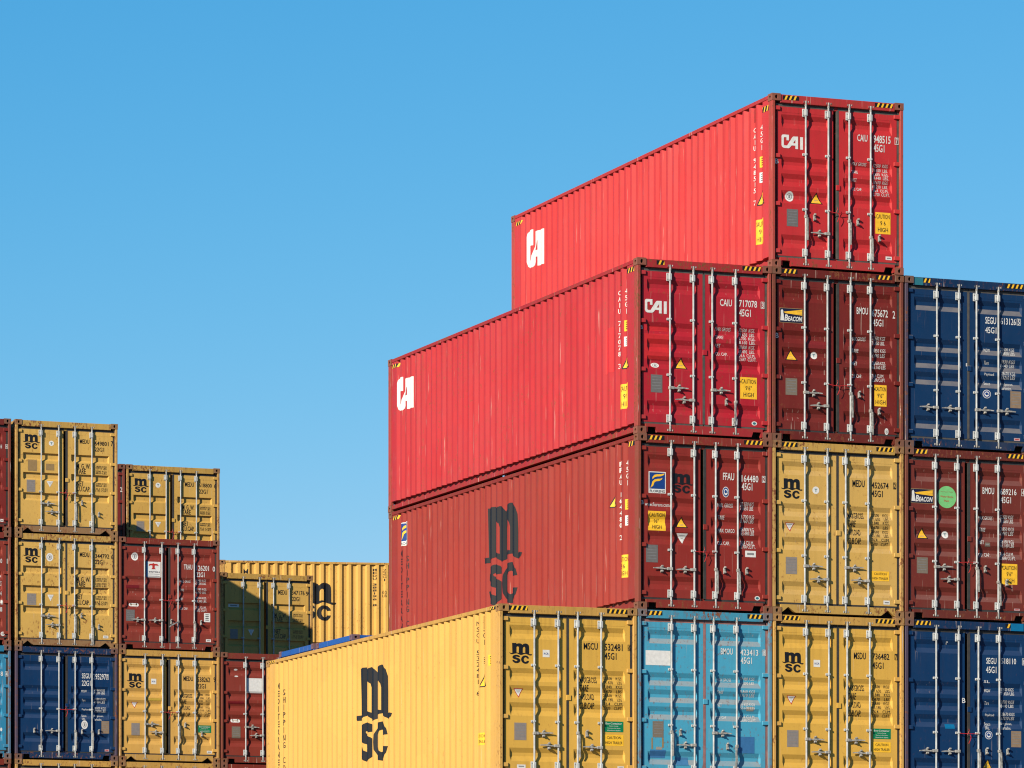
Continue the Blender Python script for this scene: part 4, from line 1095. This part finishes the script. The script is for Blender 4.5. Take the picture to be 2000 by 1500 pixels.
        for (a, b_, d0, d1, rail) in opt.get('shaz', ()):
            D = Decal(); D.rect((-b_, d0, -a, d1), 'K', 1); x = -b_+.01
            while x+.04 < -a: D.poly([(x+.045, d0), (x+.09, d0), (x+.045, d1), (x, d1)], 'Y', 2); x += .115
            if rail: D.build('hazard_stripes', lambda u, d, l: (.0045-l, -u, H-d), root)
            else: D.build('hazard_stripes', zmap, sidewall, yc)
        if st_n == 'HC' and opt.get('jhook', 1):
            m = MB(); x = XS-.006                                         # small welded handhold below the rail
            m.box(x, x+.006, .70, .76, H-.36, H-.14); m.build('handhold', F, sidewall)
    return root

# ---------------------------------------------------------------- the place
def stack_material():
    mat = bpy.data.materials.new('concrete yard'); nt, p = nodes(mat)
    c = mixc(nt, ramp(nt, noise(nt, .08, 6), .35, .65), (.085,.08,.075), (.13,.125,.115)); c = mixc(nt, ramp(nt, noise(nt, 6, 6), .4, .7, 0, .5), c, (.06,.06,.058))
    nt.links.new(c, p.inputs['Base Color']); p.inputs['Roughness'].default_value = .85; return mat
g = MB(); g.add([(-3000,-3000,0),(3000,-3000,0),(3000,3000,0),(-3000,3000,0)], [(0,1,2,3)])
go = g.build('ground', stack_material()); go['kind'] = 'structure'

NEAR = 'forty foot containers in the tall near stack'; FAR = 'twenty foot containers in the far stack'
HZ = ((.20,.50),(1.90,2.24))
S4, S2 = 12.192, 6.058
Y1, Y2 = 31.626, 39.25
SPECS = [
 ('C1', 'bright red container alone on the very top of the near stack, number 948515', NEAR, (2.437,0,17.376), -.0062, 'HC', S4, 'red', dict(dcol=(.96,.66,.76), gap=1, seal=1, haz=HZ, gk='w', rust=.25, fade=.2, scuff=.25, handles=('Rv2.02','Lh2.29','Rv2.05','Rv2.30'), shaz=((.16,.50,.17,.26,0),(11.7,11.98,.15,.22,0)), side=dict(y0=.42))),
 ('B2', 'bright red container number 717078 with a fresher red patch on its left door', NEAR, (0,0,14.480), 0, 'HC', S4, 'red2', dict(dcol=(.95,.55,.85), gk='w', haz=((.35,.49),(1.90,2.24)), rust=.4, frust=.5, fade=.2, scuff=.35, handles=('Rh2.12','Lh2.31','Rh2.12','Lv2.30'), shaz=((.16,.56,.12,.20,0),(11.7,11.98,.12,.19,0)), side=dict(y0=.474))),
 ('C2', 'dark maroon container with a black lighthouse board, directly under the topmost red one', NEAR, (2.447,0,14.480), 0, 'HC', S4, 'maroon', dict(gap=1, seal=1, haz=((.18,.46),(1.92,2.22)), scuff=.4, rust=.35, frust=.5, handles=('Rh2.07','Lh2.28','Rv2.05','Rv2.32'))),
 ('D2', 'navy blue container number 613126, top of the right-hand column', NEAR, (4.905,0,14.480), 0, 'HC', S4, 'navy', dict(grime=.2, rust=.12, frust=.45, dust=.75, dustcol=(.30,.27,.25), haz=((.32,.48),(1.90,2.24)), gk='w', fade=.05, scuff=.1, rough=.5, handles=('Lh2.20','Lh2.20','Rh2.20','Rh2.20'))),
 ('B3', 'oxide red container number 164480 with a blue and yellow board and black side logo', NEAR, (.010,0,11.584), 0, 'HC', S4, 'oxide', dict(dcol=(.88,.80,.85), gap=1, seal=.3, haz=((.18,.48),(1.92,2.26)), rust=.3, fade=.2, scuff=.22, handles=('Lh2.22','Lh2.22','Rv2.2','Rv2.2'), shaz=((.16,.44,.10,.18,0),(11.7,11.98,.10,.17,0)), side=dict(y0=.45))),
 ('C3', 'faded yellow container number 452674 between two dark red ones', NEAR, (2.450,0,11.584), 0, 'HC', S4, 'ochre', dict(dust=.15, notch='tri', haz=((.17,.46),(1.92,2.24)), rust=.35, frust=.5, fade=.35, handles=('Rh2.08','Lh2.29','Rh2.08','Lh2.29'))),
 ('D3', 'maroon container number 689216 with a round light green sticker on its door', NEAR, (4.907,0,11.584), 0, 'HC', S4, 'maroon2', dict(dust=.45, dustcol=(.28,.16,.14), gap=1, seal=-.6, haz=((.17,.42),(1.92,2.24)), rust=.3, handles=('Rh2.0','Lh2.2','Rv2.0','Rv2.22'))),
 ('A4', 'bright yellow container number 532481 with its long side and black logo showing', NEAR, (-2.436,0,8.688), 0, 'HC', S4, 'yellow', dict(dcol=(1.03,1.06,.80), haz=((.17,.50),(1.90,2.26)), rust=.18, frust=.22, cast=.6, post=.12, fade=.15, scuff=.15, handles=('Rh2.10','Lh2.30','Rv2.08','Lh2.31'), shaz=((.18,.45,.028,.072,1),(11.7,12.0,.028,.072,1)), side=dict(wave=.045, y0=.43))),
 ('B4', 'sky blue container number 423413 with a blank white board and rust-stained plate', NEAR, (.012,0,8.688), 0, 'HC', S4, 'sky', dict(dust=.8, dustcol=(.42,.37,.33), gk='r', haz=((.17,.44),(1.98,2.26)), rust=.45, frust=.6, fade=.3, handles=('Rv2.02','Lh2.23','Rh2.02','Lv2.23'))),
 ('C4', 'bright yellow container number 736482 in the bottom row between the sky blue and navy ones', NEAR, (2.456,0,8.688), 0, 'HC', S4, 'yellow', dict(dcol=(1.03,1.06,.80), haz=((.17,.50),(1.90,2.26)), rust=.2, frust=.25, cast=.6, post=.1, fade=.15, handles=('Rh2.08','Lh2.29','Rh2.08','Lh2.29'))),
 ('D4', 'navy blue container number 518110 in the bottom right corner with a warning triangle', NEAR, (4.908,0,8.688), 0, 'HC', S4, 'navy2', dict(grime=.2, rust=.15, fade=.05, scuff=.15, dust=.25, dustcol=(.10,.13,.22), gap=1, seal=.2, haz=((.17,.48),(1.90,2.02)), rough=.5, handles=('Lh2.22','Lh2.22','Rv2.2','Rv2.2'))),
 # far stack, first row
 ('L01', 'dark red container cut by the left picture edge, topmost of the far stack', FAR, (-4.625,Y1,15.743), 0, 'S5', S2, 'darkred', dict(frust=.4)),
 ('L02', 'dark red container cut by the left picture edge, second from the top', FAR, (-4.625,Y1,13.152), 0, 'S5', S2, 'terra', dict(frust=.4)),
 ('L03', 'light blue container cut by the left picture edge', FAR, (-4.625,Y1,10.561), 0, 'S5', S2, 'lightblue', dict(dust=.3, frust=.6)),
 ('L04', 'red container at the bottom left corner, only its header showing under the light blue one', FAR, (-4.625,Y1,7.970), 0, 'S5', S2, 'terra', dict(frust=.4)),
 ('L11', 'yellow container number 649801, topmost of the far stack', FAR, (-2.092,Y1,15.743), 0, 'S3', S2, 'ochre', dict(gap=1, seal=.2, notch='tri', frust=.6, rsill=1, rust=.4, handles=('Rh1.90','Lh2.09','Rv1.85','Rv2.1'))),
 ('L12', 'yellow container number 344792 between a yellow one above and a navy one below', FAR, (-2.092,Y1,13.152), 0, 'S3', S2, 'ochre', dict(seal=.4, notch='tri', frust=.7, rsill=1, rust=.55, handles=('Rh1.89','Lh2.09','Rv1.85','Rv2.1'))),
 ('L13', 'navy blue container number 295297 under the yellow ones of the far stack', FAR, (-2.092,Y1,10.561), 0, 'S5', S2, 'navy2', dict(grime=.2, rust=.15, fade=.05, scuff=.15, dust=.25, dustcol=(.10,.13,.22), gap=1, seal=.1, frust=.5, handles=('Lv1.93','Lh1.93','Rv1.93','Rv1.93'))),
 ('L14', 'yellow container under the navy one, only its header in view', FAR, (-2.092,Y1,7.970), 0, 'S5', S2, 'yellow', dict()),
 ('L22', 'terracotta red container number 126201 with a white board and red T logo', FAR, (.370,Y1,13.152), 0, 'S5', S2, 'terra', dict(gap=1, seal=.1, frust=.25, handles=('Lh1.90','Lh1.90','La1.92','Rv1.92'))),
 ('L23', 'yellow container number 538262 with a green board, under the red T logo one', FAR, (.370,Y1,10.561), 0, 'S5', S2, 'yellow', dict(gap=1, seal=.1, notch='tri', frust=.2, rust=.25, handles=('Rh1.72','Lh1.91','Rv1.72','Rv1.92'))),
 ('L24', 'yellow container under the one numbered 538262, only its header in view', FAR, (.370,Y1,7.970), 0, 'S5', S2, 'yellow', dict()),
 ('L33', 'terracotta red container half hidden behind the bright yellow near one', FAR, (2.833,Y1,10.561), 0, 'S5', S2, 'terra', dict(handles=('Rh1.73','Lh1.92','Rv1.8','Rv2.0'))),
 ('L34', 'red container at the bottom edge under the half hidden terracotta one', FAR, (2.833,Y1,7.970), 0, 'S5', S2, 'terra', dict()),
 # far stack, second row
 ('M21', 'dark red container showing only a narrow strip with a 2 between yellow ones', FAR, (.323,Y2,15.834), 0, 'S5', S2, 'darkred', dict(frust=.3)),
 ('M31', 'yellow container number 618800 set back behind the red one with the T logo', FAR, (2.786,Y2,15.834), 0, 'S3', S2, 'ochre2', dict(gap=1, seal=.1, frust=.7, rust=.4)),
 ('M42', 'yellow container number 347176 half in deep shadow', FAR, (5.249,Y2,13.243), 0, 'S3', S2, 'ochre2', dict(gap=1, frust=.5, rust=.35)),
]
cs, sn = math.cos(math.radians(-12.4)), math.sin(math.radians(-12.4))
SPECS += [
 ('G3', 'pale yellow container lying crosswise behind the far stack, long side to camera', FAR, (11.48+S2*cs, 59.1+S2*sn, 15.743), math.radians(77.6), 'S5', S2, 'yellow', dict(rust=.4, frust=.5, scuff=.4, fade=.3, side=dict(wave=.064, sl=.060, fl=.078, y0=.12, y1=S2-.14))),
 ('G4', 'royal blue container end peeping over the bright yellow one, nearer of the two', FAR, (3.40+S2, 24.0, 10.364), math.radians(90), 'S5', S2, 'royal', dict(frust=0, rust=.1)),
 ('G5', 'royal blue container end peeping over the bright yellow one, farther of the two', FAR, (3.36+S2, 26.50, 10.364), math.radians(90), 'S5', S2, 'royal', dict(frust=0, rust=.1)),
]
DECALS['sG3'] = [('logo','msc',(2.56,.62,3.78,1.77),'K'), ('v','MEDU 388196 8',(1.35,.19,1.46,1.33),'K'), ('v','22G1',(1.06,.19,1.16,.58),'K'), ('t','KG',(1.05,.86,1.17,.93),'K'), ('t','LB',(1.05,.96,1.17,1.03),'K'),
 ('t','M',(5.20,.27,5.33,.42),'K')]
for s_ in SPECS: container(s_)
